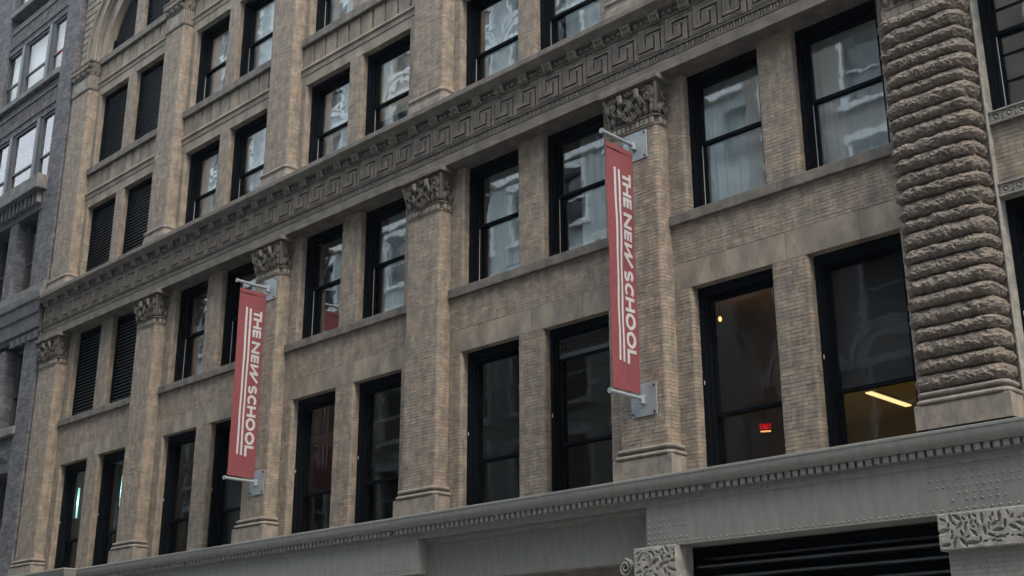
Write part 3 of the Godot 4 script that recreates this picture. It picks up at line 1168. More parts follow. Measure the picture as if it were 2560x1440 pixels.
func ground_floor(bl: Node) -> void:
	var m: Material = mat["grey_paint"]
	var spots := []
	for row in [[4.872, 8], [4.772, 4], [4.668, 7], [4.563, 8], [4.464, 5], [4.365, 8]]:
		for k in int(row[1]):
			spots.append(Vector2(-13.24 + k * 0.1115, row[0]))
	for row in [[-7.846, -6.982, 4.915 - 0.02, 9], [-7.746, -7.196, 4.815, 6], [-7.738, -6.867, 4.715, 9], [-8.157, -7.95, 4.715, 3], [-8.163, -6.872, 4.61, 14], [-7.741, -7.196, 4.515, 6], [-7.629, -7.085, 4.418, 6], [-7.843, -7.7, 4.418, 1]]:
		for k in int(row[3]):
			spots.append(Vector2(lerpf(row[0], row[1], k / maxf(1.0, row[3] - 1.0)), row[2]))
	girder(bl, -13.29, -0.6, spots)
	spots = []
	for row in [[-20.30, 4.81, 8], [-19.83, 4.657, 5], [-20.44, 4.506, 9], [-20.44, 4.357, 9]]:
		for k in int(row[2]):
			spots.append(Vector2(lerpf(row[0], -19.23, k / (row[2] - 1.0)), row[1]))
	girder(bl, -37.78, -19.15, spots)
	# the painted brick wall between the girders
	var w := part(bl, "painted_wall")
	var mo := Geo.new()
	mo.moulding(PackedVector2Array([Vector2(0.02, 4.815), Vector2(0.115, 4.82), Vector2(0.12, 4.885), Vector2(0.17, 4.892), Vector2(0.175, 4.975), Vector2(0.24, 4.985), Vector2(0.25, 5.045), Vector2(0.02, 5.05)]), -19.15, -13.29)
	put(w, "stepped_moulding", mo, m)
	var core := Geo.new()
	core.box(-19.15, -13.29, 4.06, 5.05, -0.3, 0.06)
	put(w, "wall_core", core, m)
	lay(w, PackedVector2Array([Vector2(-19.15, 0.07), Vector2(-13.29, 0.07)]), 4.065, 4.815, "paint", 0, "grey_paint")
	var lin := Geo.new()
	lin.moulding(PackedVector2Array([Vector2(-0.3, 3.86), Vector2(-0.02, 3.862), Vector2(0.0, 3.9), Vector2(0.05, 3.95), Vector2(0.05, 4.0), Vector2(0.09, 4.03), Vector2(0.09, 4.06), Vector2(-0.3, 4.062)]), -19.15, -13.9)
	put(w, "shop_lintel", lin, mat["carved_stone"])
	var sc := part(bl, "scroll_bracket")
	for k in 3:
		var t := Geo.new()
		t.tube(spiral(Vector3(-13.82, 3.95, 0.22 + 0.03 * k), 0.15, 0.02, 2.0, PI / 2.0, -1.0), 0.022, 6)
		put(sc, "scroll", t, mat["pale_stone"])
	var sb := Geo.new()
	sb.soft_box(-13.96, -13.66, 3.3, 3.95, 0.0, 0.2, 0.02)
	put(sc, "block", sb, mat["pale_stone"])
	# painted brick columns with leafy capitals
	for q in [[-13.485, 0.885, 3.67, 4.228, 61], [-8.05, 1.5, 3.73, 4.228, 62]]:
		var col := part(bl, "shop_column")
		put(col, "leafy_capital", leafy_block(q[1], q[3] - q[2], 0.46, q[4]), mat["pale_stone"], Vector3(q[0], q[2], 0.0))
		var cc := Geo.new()
		cc.box(q[0] + 0.07, q[0] + q[1] - 0.08, 0.0, q[2], -0.3, 0.33)
		put(col, "wall_core", cc, m)
		lay(col, u_path(q[0] + 0.06, q[0] + q[1] - 0.07, 0.35, 0.0, 0.03), 2.4, q[2], "paint", 0, "grey_paint")
	# dark shop fronts
	var sh := part(bl, "shop_front")
	var g := Geo.new()
	g.box(-12.6, -8.05, 0.05, 4.232, -0.62, -0.55)
	put(sh, "back_panel", g, mat["black_paint"])
	for y in [4.02, 3.885, 3.70, 3.5, 3.3]:
		var b := Geo.new()
		b.soft_box(-12.6, -8.05, y, y + 0.035, -0.4, -0.1 - (0.2 if y > 4.0 else 0.0), 0.008)
		put(sh, "cross_bar", b, mat["slat_paint"])
	for q in [[-37.7, -13.5], [-6.5, -0.6]]:
		var h := Geo.new()
		h.box(q[0], q[1], 0.05, 4.23, -0.62, -0.55)
		put(sh, "back_panel", h, mat["black_paint"])


func corner_pier(bl: Node) -> void:
	var c := part(bl, "rock_faced_column")
	var x0 := -8.1
	var x1 := -6.9
	var core := Geo.new()
	core.box(x0, x1, 5.06, 12.9, -0.4, 0.34)
	put(c, "wall_core", core, mat["rock_stone"])
	var n := 25
	var y0 := 5.985
	var h := (12.08 - y0) / n
	for k in n:
		var ya := y0 + k * h + (0.018 * sin(k * 2.7) if k > 0 else 0.0)
		var yb := y0 + (k + 1) * h + (0.018 * sin((k + 1) * 2.7) if k < n - 1 else 0.0)
		rock(c, x0 + rng.randf_range(-0.02, 0.02), x1 + rng.randf_range(-0.02, 0.015), ya, yb, 0.36 + rng.randf_range(-0.012, 0.012), k)
	column_base(c, x0 + 0.0, x1 + 0.02, 0.38, 5.78, mat["base_stone"])
	capital(bl, -7.5, 12.08, 0.6)
	var up := Geo.new()
	up.sweep(u_path(x0, x1, 0.36, -0.2, 0.08), PackedVector2Array([Vector2(0, 14.4), Vector2(0, 26.0)]))
	put(c, "upper_shaft", up, mat["lintel_stone"])


func metal_bay(bl: Node) -> void:
	# the bay beyond the rock-faced column: painted iron strips, rosette bands, brick panels
	var p := part(bl, "iron_window_bay")
	var m: Material = mat["pale_stone"]
	for q in [[-6.93, -6.75], [-0.86, -0.6]]:
		var g := Geo.new()
		g.soft_box(q[0], q[1], 5.4, 12.92, -0.36, 0.03, 0.012)
		g.soft_box(q[1] - 0.035, q[1] + 0.002, 5.4, 12.92, -0.36, 0.075, 0.01)
		put(p, "iron_strip", g, m)
	var r := Geo.new()
	for rr in [0.088, 0.06]:
		var pts := PackedVector3Array()
		for k in 17:
			pts.append(Vector3(cos(TAU * k / 16.0) * rr, sin(TAU * k / 16.0) * rr, 0))
		r.tube(pts, 0.013, 5)
	r.dome(Vector3(0, 0, -0.015), 0.034, 0.035, 8)
	var rm := r.mesh()
	for y in [8.76, 9.92]:
		var b := Geo.new()
		b.box(-6.75, -0.86, y, y + 0.215, -0.36, -0.005)
		b.soft_box(-6.75, -0.86, y, y + 0.03, -0.03, 0.035, 0.006)
		b.soft_box(-6.75, -0.86, y + 0.188, y + 0.215, -0.03, 0.035, 0.006)
		put(p, "band", b, m)
		for k in 28:
			put(p, "rosette", rm, m, Vector3(-6.645 + k * 0.2, y + 0.109, 0.004))
	var core := Geo.new()
	core.box(-6.75, -0.86, 8.975, 9.92, -0.36, -0.06)
	put(p, "wall_core", core, mat["mortar"])
	lay(p, PackedVector2Array([Vector2(-6.75, -0.04), Vector2(-0.86, -0.04)]), 8.978, 9.918)
	for k in 3:
		var x := -6.75 + k * 1.97
		sash_window(bl, x, x + 1.95, 5.42, 8.76, 6.44, false, 0.0, 0)
		sash_window(bl, x, x + 1.95, 10.136, 12.92, 11.55, true, 0.0, 2)


func arch_bay(bl: Node) -> void:
	# the round arch over the louvres at the top of the first bay
	var a := part(bl, "arch")
	var cx := -34.1
	var cy := 22.95
	for q in [[2.02, 2.5, 0.02, "lintel_stone", 9], [2.5, 2.58, 0.12, "base_stone", 1], [2.58, 2.72, 0.2, "lintel_stone", 1], [2.72, 3.2, 0.1, "lintel_stone", 11], [3.2, 3.34, 0.17, "base_stone", 1]]:
		var n: int = q[4]
		for k in n:
			var g := Geo.new()
			var t := rng.randf_range(0.93, 1.06)
			g.col = Color(t, t, t)
			var seg := maxi(1, 36 / n)
			for s in seg:
				var a0 := PI * (k + float(s) / seg) / n
				var a1 := PI * (k + float(s + 1) / seg) / n
				var i0 := Vector3(cx + cos(a0) * q[0], cy + sin(a0) * q[0], q[2])
				var i1 := Vector3(cx + cos(a1) * q[0], cy + sin(a1) * q[0], q[2])
				var o0 := Vector3(cx + cos(a0) * q[1], cy + sin(a0) * q[1], q[2])
				var o1 := Vector3(cx + cos(a1) * q[1], cy + sin(a1) * q[1], q[2])
				var d := Vector3(0, 0, -0.4 - q[2])
				g.quad(i0, o0, o1, i1)
				g.quad(i0 + d, i0, i1, i1 + d)
				g.quad(o0, o0 + d, o1 + d, o1)
			put(a, "arch_stone", g, mat[q[3]])
	for q in [[2.02, 2.5, 0.02, "lintel_stone"], [2.5, 2.58, 0.12, "base_stone"], [2.58, 2.72, 0.2, "lintel_stone"], [2.72, 3.2, 0.1, "lintel_stone"], [3.2, 3.34, 0.17, "base_stone"]]:
		for s in [-1, 1]:
			var g := Geo.new()
			g.box(minf(cx + s * q[0], cx + s * q[1]), maxf(cx + s * q[0], cx + s * q[1]), 22.56, cy, -0.4, q[2])
			put(a, "arch_jamb", g, mat[q[3]])
	# courses left and right of the arch
	for k in 13:
		var y := 22.6 + k * 0.27
		var r := 3.34
		var dy := maxf(0.0, y + 0.13 - cy)
		var half := sqrt(maxf(0.0, r * r - dy * dy)) - 0.03
		for s in [-1, 1]:
			var g := Geo.new()
			var xe: float = -37.74 if s == -1 else bx(1, PIL[0]) + 0.2
			var xi: float = cx + s * half
			if absf(xe - cx) <= half + 0.05:
				continue
			g.soft_box(minf(xe, xi), maxf(xe, xi), y + 0.02, y + 0.25, -0.3, 0.17, 0.008)
			put(a, "course_stone", g, mat["lintel_stone"])
	var back := Geo.new()
	back.box(-37.74, -31.0, 22.56, 26.0, -0.6, -0.52)
	put(a, "wall_core", back, mat["mortar"])
	for q in [[-36.15, -34.42], [-33.9, -32.1]]:
		louvre_window(bl, q[0], q[1], 22.69, 25.4)
	var mull := part(bl, "pier")
	lay(mull, u_path(-34.42, -33.9, -0.03, -0.38, 0.05), 22.69, 25.6)


func rooms(bl: Node) -> void:
	# floors, ceilings and walls behind the windows
	var r := part(bl, "interior")
	for q in [[4.75, 5.1, -14.0], [9.3, 9.75, -14.0], [13.25, 13.75, -9.0], [17.6, 18.1, -9.0], [22.0, 22.45, -9.0]]:
		var g := Geo.new()
		g.box(-37.6, -0.6, q[0], q[1], q[2], -0.5)
		put(r, "floor_slab", g, mat["room_ceiling"])
	for q in [[5.1, 9.3, -14.0], [9.75, 13.25, -7.0], [13.75, 17.6, -7.0], [18.1, 22.0, -7.0]]:
		var g := Geo.new()
		g.box(-37.6, -0.6, q[0], q[1], q[2] - 0.1, q[2])
		put(r, "back_wall", g, mat["room_wall"])
		if q[0] > 9.0:
			for b in range(1, 6):
				var h := Geo.new()
				h.box(bx(b, -13.35), bx(b, -13.2), q[0], q[1], q[2], -0.4)
				put(r, "added_partition", h, mat["room_wall"])  # walls added between the bays to limit the light inside
	var pt := Geo.new()
	pt.box(-24.0, -12.15, 5.1, 9.3, -4.5, -4.4)
	put(r, "added_partition", pt, mat["room_wall"])  # added to keep the lit room from showing in the left window
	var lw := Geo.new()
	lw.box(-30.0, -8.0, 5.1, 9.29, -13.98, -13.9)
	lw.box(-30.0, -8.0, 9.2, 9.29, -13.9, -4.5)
	put(r, "lit_room_lining", lw, mat["lit_wall"])  # added lining, coloured lighter so the lamp room looks brighter
	var shell := Geo.new()
	shell.box(-37.74, -37.55, 0.0, 26.5, -14.2, -0.4)
	shell.box(-0.65, -0.5, 0.0, 26.5, -14.2, 0.2)
	shell.box(-37.74, -0.5, 0.0, 26.5, -14.4, -14.2)
	put(r, "outer_shell", shell, mat["room_wall"])
	var roof := Geo.new()
	roof.box(-37.74, -0.5, 26.0, 26.4, -14.3, 0.35)
	put(bl, "roof", roof, mat["sill_stone"])


func loft_building() -> void:
	var bl := Node3D.new()
	bl.name = "brick_building"
	add_child(bl)
	tag(bl, "buff brick loft building with carved capitals, fret band and black windows", "building")
	low_cornice(bl)
	fret_cornice(bl)
	pilasters(bl)
	corner_pier(bl)
	for b in range(4, -1, -1):
		bay_row(bl, b, 5.42, 8.725, 6.44, LOW, "A")
		low_spandrel(bl, b)
		bay_row(bl, b, 10.14, 12.92, 11.55, LOW, "B")
		bay_row(bl, b, 14.49, 17.2, 15.77, HIGH, "C")
		high_spandrel(bl, b, 17.2)
		bay_row(bl, b, 18.6, 21.29, 19.87, HIGH, "D")
		high_spandrel(bl, b, 21.29)
		if b > 0:
			var w := part(bl, "upper_wall")
			var g := Geo.new()
			g.box(bx(b, PIL[1]), bx(b, PIL[0] + BAY), 22.69, 26.0, -0.38, 0.0)
			put(w, "wall_core", g, mat["lintel_stone"])
	var right := Geo.new()
	right.box(-6.9, -0.6, 14.4, 26.0, -0.38, 0.0)
	put(bl, "upper_wall", right, mat["lintel_stone"])
	metal_bay(bl)
	arch_bay(bl)
	ground_floor(bl)
	rooms(bl)


# ---------------------------------------------------------------- the neighbour
func neighbour() -> void:
	var nb := Node3D.new()
	nb.name = "grey_brick_building"
	nb.position = Vector3(-37.72, 0, 0.36)
	add_child(nb)
	tag(nb, "dark grey brick building with grouped sash windows beside the buff facade", "building")
	var bm := "blue_mortar"
	var st: Material = mat["blue_stone"]
	# coordinates from the right front corner: x runs to the left as negative numbers
	var core := Geo.new()
	core.box(-1.16, -0.15, 0.0, 33.0, -1.2, -0.02)
	core.box(-40.0, -6.3, 0.0, 33.0, -1.2, -0.02)
	core.box(-14.0, -0.15, 0.0, 33.0, -14.0, -4.0)
	put(nb, "wall_core", core, mat[bm])
	var pl := part(nb, "brick_pier")
	lay(pl, u_path(-1.18, -0.13, 0.0, -0.5, 0.02), 0.5, 29.0, "blue", 150, bm)
	var pl2 := part(nb, "brick_pier")
	lay(pl2, u_path(-7.6, -6.22, 0.0, -0.5, 0.02), 8.0, 29.0, "blue", 0, bm)
	# window rows: bottom, top, sill depth
	for q in [[27.5, 29.8], [23.28, 25.6], [19.03, 21.75]]:
		var xs := [-6.22, -5.03, -4.57, -2.80, -2.34, -1.18]
		for k in 3:
			var w := part(nb, "window")
			var f := Geo.new()
			ring(f, xs[k * 2], xs[k * 2 + 1], q[0], q[1], -0.24, -0.12, 0.06, 0.09, 0.06)
			var rail: float = lerpf(q[0], q[1], 0.40)
			f.box(xs[k * 2] + 0.06, xs[k * 2 + 1] - 0.06, rail - 0.035, rail + 0.035, -0.22, -0.15)
			put(w, "frame", f, mat["window_metal"])
			var g := Geo.new()
			g.box(xs[k * 2] + 0.05, xs[k * 2 + 1] - 0.05, q[0] + 0.05, rail - 0.03, -0.205, -0.199)
			var gm: Material = mat["clear_glass"] if q[0] < 20.0 else mat["old_glass"]
			put(w, "pane", g, gm)
			var g2 := Geo.new()
			g2.box(xs[k * 2] + 0.05, xs[k * 2 + 1] - 0.05, rail + 0.03, q[1] - 0.08, -0.185, -0.179)
			put(w, "pane", g2, gm)
			if k > 0:
				var mu := Geo.new()
				mu.soft_box(xs[k * 2 - 1], xs[k * 2], q[0], q[1], -0.3, -0.1, 0.01)
				mu.soft_box(xs[k * 2 - 1] + 0.13, xs[k * 2] - 0.13, q[0], q[1], -0.15, -0.05, 0.01)
				put(nb, "mullion", mu, mat["window_metal"])
		var top: float = q[1]
		var sp := part(nb, "spandrel")
		var c := Geo.new()
		c.box(-6.22, -1.18, top, top + 1.25, -1.0, -0.1)
		put(sp, "wall_core", c, mat[bm])
		lay(sp, PackedVector2Array([Vector2(-6.22, -0.08), Vector2(-1.18, -0.08)]), top, top + 1.2, "blue", 0, bm)
		# a panel of bricks set on edge
		var up := Geo.new()
		for k in 38:
			var x := -5.95 + k * 0.12
			for row in 2:
				up.col = tone("blue")
				up.soft_box(x + 0.006 + 0.05 * row, x + 0.05 + 0.05 * row, top + 0.36 + row * 0.24, top + 0.585 + row * 0.24, -0.09, -0.045 - 0.012 * rng.randf(), 0.004)
		stuff(put(sp, "upright_bricks", up, mat["blue_brick"]))
		for y in [top + 0.26, top + 0.9]:
			var fr := Geo.new()
			fr.soft_box(-6.1, -1.3, y, y + 0.06, -0.09, -0.03, 0.008)
			put(sp, "band", fr, st)
		var big: bool = q[0] < 20.0
		var si := Geo.new()
		if big:
			si.soft_box(-6.6, -1.02, q[0] - 0.52, q[0] - 0.0, -0.45, 0.38, 0.02)
		else:
			si.soft_box(-6.22, -1.18, q[0] - 0.24, q[0], -0.45, 0.07, 0.015)
		put(nb, "sill", si, st)
		if big:
			for k in 18:
				var d := Geo.new()
				var x := -1.25 - k * 0.3
				d.soft_box(x - 0.11, x, q[0] - 0.96, q[0] - 0.52, -0.05, 0.2, 0.012)
				put(nb, "sill_bracket", d, st)
			var bb := Geo.new()
			bb.box(-6.5, -1.1, q[0] - 1.2, q[0] - 0.52, -0.9, 0.05)
			put(nb, "bracket_band", bb, mat["dark_stone"])
	# the row of single windows below, between brick piers
	for k in 4:
		var x1 := -1.38 - k * 2.2
		var w := part(nb, "window")
		var f := Geo.new()
		ring(f, x1 - 1.6, x1, 15.0, 17.8, -0.55, -0.42, 0.06, 0.08, 0.06)
		f.box(x1 - 1.54, x1 - 0.06, 16.3, 16.37, -0.53, -0.45)
		put(w, "frame", f, mat["window_metal"])
		var g := Geo.new()
		g.box(x1 - 1.55, x1 - 0.05, 15.05, 17.73, -0.5, -0.494)
		put(w, "pane", g, mat["old_glass"])
		var p := part(nb, "brick_pier")
		lay(p, u_path(x1 - 2.2, x1 - 1.6, 0.0, -0.5, 0.02), 15.0, 17.85, "blue", 0, bm)
		var c := Geo.new()
		c.box(x1 - 2.18, x1 - 1.62, 15.0, 17.85, -0.6, -0.04)
		put(p, "wall_core", c, mat[bm])
	var jl := part(nb, "brick_pier")
	lay(jl, PackedVector2Array([Vector2(-1.38, -0.5), Vector2(-1.38, 0.0), Vector2(-1.18, 0.0)]), 15.0, 17.85, "blue", 0, bm)
	# stone band, cornice and frieze
	var sb := Geo.new()
	sb.moulding(PackedVector2Array([Vector2(-0.5, 14.35), Vector2(0.16, 14.37), Vector2(0.2, 14.42), Vector2(0.22, 14.62), Vector2(0.1, 14.7), Vector2(0.1, 14.98), Vector2(-0.5, 15.0)]), -9.0, -0.06)
	put(nb, "stone_band", sb, st)
	var fr := Geo.new()
	fr.moulding(PackedVector2Array([Vector2(-0.5, 13.2), Vector2(0.05, 13.25), Vector2(0.05, 13.4), Vector2(0.11, 13.42), Vector2(0.11, 13.9), Vector2(0.15, 13.95), Vector2(0.15, 14.35), Vector2(-0.5, 14.36)]), -9.0, -0.1)
	put(nb, "frieze", fr, mat["dark_stone"])
	for k in 5:
		var d := Geo.new()
		d.soft_box(-0.45 - k * 0.42, -0.2 - k * 0.42, 13.05, 13.3, 0.0, 0.1, 0.012)
		put(nb, "frieze_block", d, mat["dark_stone"])
	# lower windows
	for q in [[10.3, 13.1, 11.55], [5.6, 8.85, 7.2]]:
		for k in 2:
			var x1 := -1.1 - k * 2.3
			var w := part(nb, "window")
			var f := Geo.new()
			ring(f, x1 - 1.5, x1, q[0], q[1], -0.55, -0.42, 0.06, 0.08, 0.06)
			f.box(x1 - 1.44, x1 - 0.06, q[2] - 0.035, q[2] + 0.035, -0.53, -0.45)
			put(w, "frame", f, mat["window_metal"])
			var g := Geo.new()
			g.box(x1 - 1.45, x1 - 0.05, q[0] + 0.05, q[1] - 0.07, -0.5, -0.494)
			put(w, "pane", g, mat["old_glass"])
			var bl := Geo.new()
			bl.box(x1 - 1.44, x1 - 0.06, q[0] + 0.3, q[1] - 0.07, -0.62, -0.61)
			put(w, "blind", bl, mat["blind_cloth"])
			var p := part(nb, "brick_pier")
			lay(p, u_path(x1 - 2.3, x1 - 1.5, 0.0, -0.5, 0.02), q[0], q[1], "blue", 0, bm)
			var c := Geo.new()
			c.box(x1 - 2.28, x1 - 1.52, q[0], q[1], -0.9, -0.04)
			put(p, "wall_core", c, mat[bm])
		var si := Geo.new()
		si.soft_box(-6.2, -1.04, q[0] - 0.28, q[0] + 0.0, -0.5, 0.1, 0.03)
		put(nb, "sill", si, st)
		var sp := Geo.new()
		sp.soft_box(-6.2, -1.1, q[0] - 1.46, q[0] - 0.28, -1.0, -0.03, 0.01)
		put(nb, "carved_panel", sp, mat["dark_stone"])
		for k in 8:
			var lo := put(nb, "carved_leaf", leaf_shape(0.4, 0.6, 0.06), mat["dark_stone"], Vector3(-1.45 - k * 0.55, q[0] - 1.1, -0.03))
			lo.rotation = Vector3(0, 0, 0.9 if k % 2 == 0 else -0.9)
	# pale blinds behind the upper windows
	for q in [[23.28, 25.6], [27.5, 29.8]]:
		var b := Geo.new()
		b.box(-6.2, -1.2, q[0] + 0.1, q[1], -0.36, -0.34)
		put(nb, "blind", b, mat["blind_cloth"])


# ---------------------------------------------------------------- banners
func ripple(y: float, z: float) -> float:
	return 0.016 * sin(z * 7.0 + y * 0.8) * (0.5 + 0.5 * sin(y * 0.9)) + 0.007 * sin(y * 2.3 + z * 4.0) + 0.004 * sin(y * 6.1 - z * 9.0)


func stroke(g: Geo, a: Vector2, b: Vector2, w: float, y0: float, zb: float, cap: float) -> void:
	# a and b: (along the line of writing in metres, height as a share of the capitals)
	var p := Vector2(a.x, a.y * cap)
	var q := Vector2(b.x, b.y * cap)
	var d := (q - p).normalized()
	var s := Vector2(-d.y, d.x) * w * 0.5
	var n := maxi(1, int(p.distance_to(q) / 0.06))
	for k in n:
		var e := p.lerp(q, float(k) / n)
		var f := p.lerp(q, float(k + 1) / n)
		var c := []
		for t in [e - s, f - s, f + s, e + s]:
			var y: float = y0 - t.x
			var z: float = zb - t.y
			c.append(Vector3(ripple(y, z) + 0.007, y, z))
		g.quad(c[0], c[1], c[2], c[3])


func arc(g: Geo, o: Vector2, rx: float, ry: float, a0: float, a1: float, w: float, y0: float, zb: float, cap: float) -> void:
	var n := 14
	for k in n:
		var s := lerpf(a0, a1, float(k) / n - 0.006)
		var e := lerpf(a0, a1, float(k + 1) / n + 0.006)
		stroke(g, o + Vector2(cos(s) * rx, sin(s) * ry), o + Vector2(cos(e) * rx, sin(e) * ry), w, y0, zb, cap)


func lettering(b: Node, y0: float, zb: float) -> void:
	# T H E  N E W  S C H O O L, each letter a piece of print of its own
	var w := 0.063
	var cap := 0.25
	var h := w * 0.5
	var t := h / cap
	var t1 := 1.0 - t
	for q in [
		[-0.025, [[0.0, t1, 0.20, t1], [0.10, 0, 0.10, 1]]],
		[0.205, "H"], [0.47, "E"],
		[0.80, [[0.0, 0, 0.0, 1], [0.0, t1, 0.23, t], [0.23, 0, 0.23, 1]]],
		[1.10, "E"],
		[1.37, [[0.0, 1, 0.0, 0], [0.005, t, 0.195, t1], [0.20, 1, 0.20, 0], [0.205, t, 0.405, 0.98]]],
		[1.965, "S"], [2.235, "C"], [2.40, "H"], [2.815, "O"], [3.155, "O"],
		[3.365, [[0.0, 0, 0.0, 1], [0.0, t, 0.235, t]]]]:
		var g := Geo.new()
		var x: float = q[0]
		var bars := []
		if q[1] is Array:
			bars = q[1]
		elif q[1] == "H":
			bars = [[0.0, 0, 0.0, 1], [0.205, 0, 0.205, 1], [0.0, 0.5, 0.205, 0.5]]
		elif q[1] == "E":
			bars = [[h, 0, h, 1], [h, t, 0.19, t], [h, 0.5, 0.19, 0.5], [h, t1, 0.19, t1]]
		elif q[1] == "O":
			arc(g, Vector2(x, 0.5), 0.128, 0.40, 0.0, TAU, w, y0, zb, cap)
		elif q[1] == "C":
			arc(g, Vector2(x, 0.5), 0.11, 0.40, 0.75, TAU - 0.75, w, y0, zb, cap)
		else:
			arc(g, Vector2(x, 0.70), 0.078, 0.20, 0.5, PI * 1.5, w, y0, zb, cap)
			arc(g, Vector2(x, 0.30), 0.078, 0.20, PI / 2.0, -PI + 0.5, w, y0, zb, cap)
		for e in bars:
			stroke(g, Vector2(x + e[0], e[1]), Vector2(x + e[2], e[3]), w, y0, zb, cap)
		put(b, "letter", g, mat["print_white"])
	# the two long rules under the words
	for e in [[-0.045, -0.36, 3.585], [-0.065, -0.80, 3.575]]:
		var g := Geo.new()
		stroke(g, Vector2(e[0], e[1]), Vector2(e[2], e[1]), 0.054, y0, zb, cap)
		put(b, "printed_rule", g, mat["print_white"])


func banner(x: float, label: String) -> void:
	var b := Node3D.new()
	b.name = free_name(self, "banner")
	b.position = Vector3(x, 0, 0)
	add_child(b)
	tag(b, label, "banner", "red banners on the pilasters")
	var z0 := 0.43
	var z1 := 1.175
	var yt := 11.47
	var yb := 6.86
	var g := Geo.new()
	var nz := 20
	var ny := 100
	for i in nz:
		for j in ny:
			var c := []
			for q in [[i, j], [i, j + 1], [i + 1, j + 1], [i + 1, j]]:
				var z: float = lerpf(z1, z0, float(q[0]) / nz)
				var y: float = lerpf(yt, yb, float(q[1]) / ny)
				c.append(Vector3(ripple(y, z), y, z))
			g.quad(c[0], c[1], c[2], c[3])
			# the back of the cloth, 3 mm behind
			var d := Vector3(-0.003, 0, 0)
			g.quad(c[3] + d, c[2] + d, c[1] + d, c[0] + d)
	put(b, "cloth", g, mat["banner_cloth"])
	for y in [yt - 0.05, yb + 0.05]:
		var h := Geo.new()
		h.soft_box(-0.008, 0.009, y - 0.05, y + 0.05, z0 - 0.004, z1 + 0.004, 0.004)
		put(b, "hem", h, mat["banner_cloth"])
	lettering(b, 10.955, 0.755)
	for q in [[11.63, 1.30], [6.79, 1.26]]:
		var y: float = q[0]
		var p := Geo.new()
		p.tube(PackedVector3Array([Vector3(0, y, 0.36), Vector3(0, y, q[1] - 0.03)]), 0.034, 10, true)
		put(b, "pole", p, mat["galvanised"])
		var e := Geo.new()
		e.tube(PackedVector3Array([Vector3(0, y, q[1] - 0.035), Vector3(0, y, q[1])]), 0.05, 12, true)
		put(b, "end_cap", e, mat["galvanised"])
		var pl := Geo.new()
		pl.soft_box(-0.28, 0.29, y - 0.30, y + 0.27, 0.33, 0.345, 0.004)
		put(b, "wall_plate", pl, mat["galvanised"])
		for s in [-1, 1]:
			for t in [-1, 1]:
				var bo := Geo.new()
				bo.tube(PackedVector3Array([Vector3(s * 0.235, y - 0.015 + t * 0.235, 0.345), Vector3(s * 0.235, y - 0.015 + t * 0.235, 0.37)]), 0.022, 6, true)
				put(b, "bolt", bo, mat["bolt"])
		var cl := Geo.new()
		cl.soft_box(-0.05, 0.05, y - 0.1, y + 0.055, 0.345, 0.44, 0.012)
		put(b, "clamp", cl, mat["galvanised"])
		for z in [0.5, 0.78, 1.12]:
			var tie := Geo.new()
			var dy := -0.16 if y > 9.0 else 0.08
			tie.tube(PackedVector3Array([Vector3(0.0, y + 0.038, z), Vector3(0.0, y + dy, z)]), 0.008, 5)
			put(b, "tie", tie, mat["bolt"])


# ---------------------------------------------------------------- behind the glass
func curtain(x0: float, x1: float, y0: float, y1: float, label: String, cloth := "curtain_cloth", folds := 1.0, swing := 0.0, group := "curtains") -> void:
	var o := Node3D.new()
	o.name = free_name(self, "curtain")
	o.position = Vector3(x0, y0, -0.6)
	add_child(o)
	tag(o, label, "curtain", group)
	var g := Geo.new()
	var n := int((x1 - x0) / 0.022)
	var rows := []
	for j in 13:
		var row := []
		var t := j / 12.0
		for i in n + 1:
			var x := (x1 - x0) * i / n
			var s := swing * (1.0 - t) * (1.0 - t)
			var z := folds * (0.045 * sin(x * 26.0 + 1.3 * sin(x * 4.0) + t * 0.8) + 0.02 * sin(x * 61.0 + t * 2.0))
			row.append(Vector3(x * (1.0 - absf(s) * 0.4) + s, (y1 - y0) * t, z))
		rows.append(row)
	for j in 12:
		for i in n:
			g.quad(rows[j][i], rows[j][i + 1], rows[j + 1][i + 1], rows[j + 1][i])
	put(o, "cloth", g, mat[cloth])
	var r := Geo.new()
	r.tube(PackedVector3Array([Vector3(-0.1, y1 - y0 + 0.02, 0), Vector3(x1 - x0 + 0.1, y1 - y0 + 0.02, 0)]), 0.014, 6, true)
	put(o, "rod", r, mat["strip"])


func blind(x0: float, x1: float, y0: float, y1: float, label: String, cloth: String, group := "roller blinds") -> void:
	var o := Node3D.new()
	o.name = free_name(self, "roller_blind")
	o.position = Vector3(x0, y0, -0.56)
	add_child(o)
	tag(o, label, "blind", group)
	var g := Geo.new()
	g.box(0, x1 - x0, 0.0, y1 - y0, -0.003, 0.003)
	put(o, "cloth", g, mat[cloth])
	var b := Geo.new()
	b.tube(PackedVector3Array([Vector3(0, 0, 0), Vector3(x1 - x0, 0, 0)]), 0.012, 6, true)
	put(o, "hem_bar", b, mat["strip"])


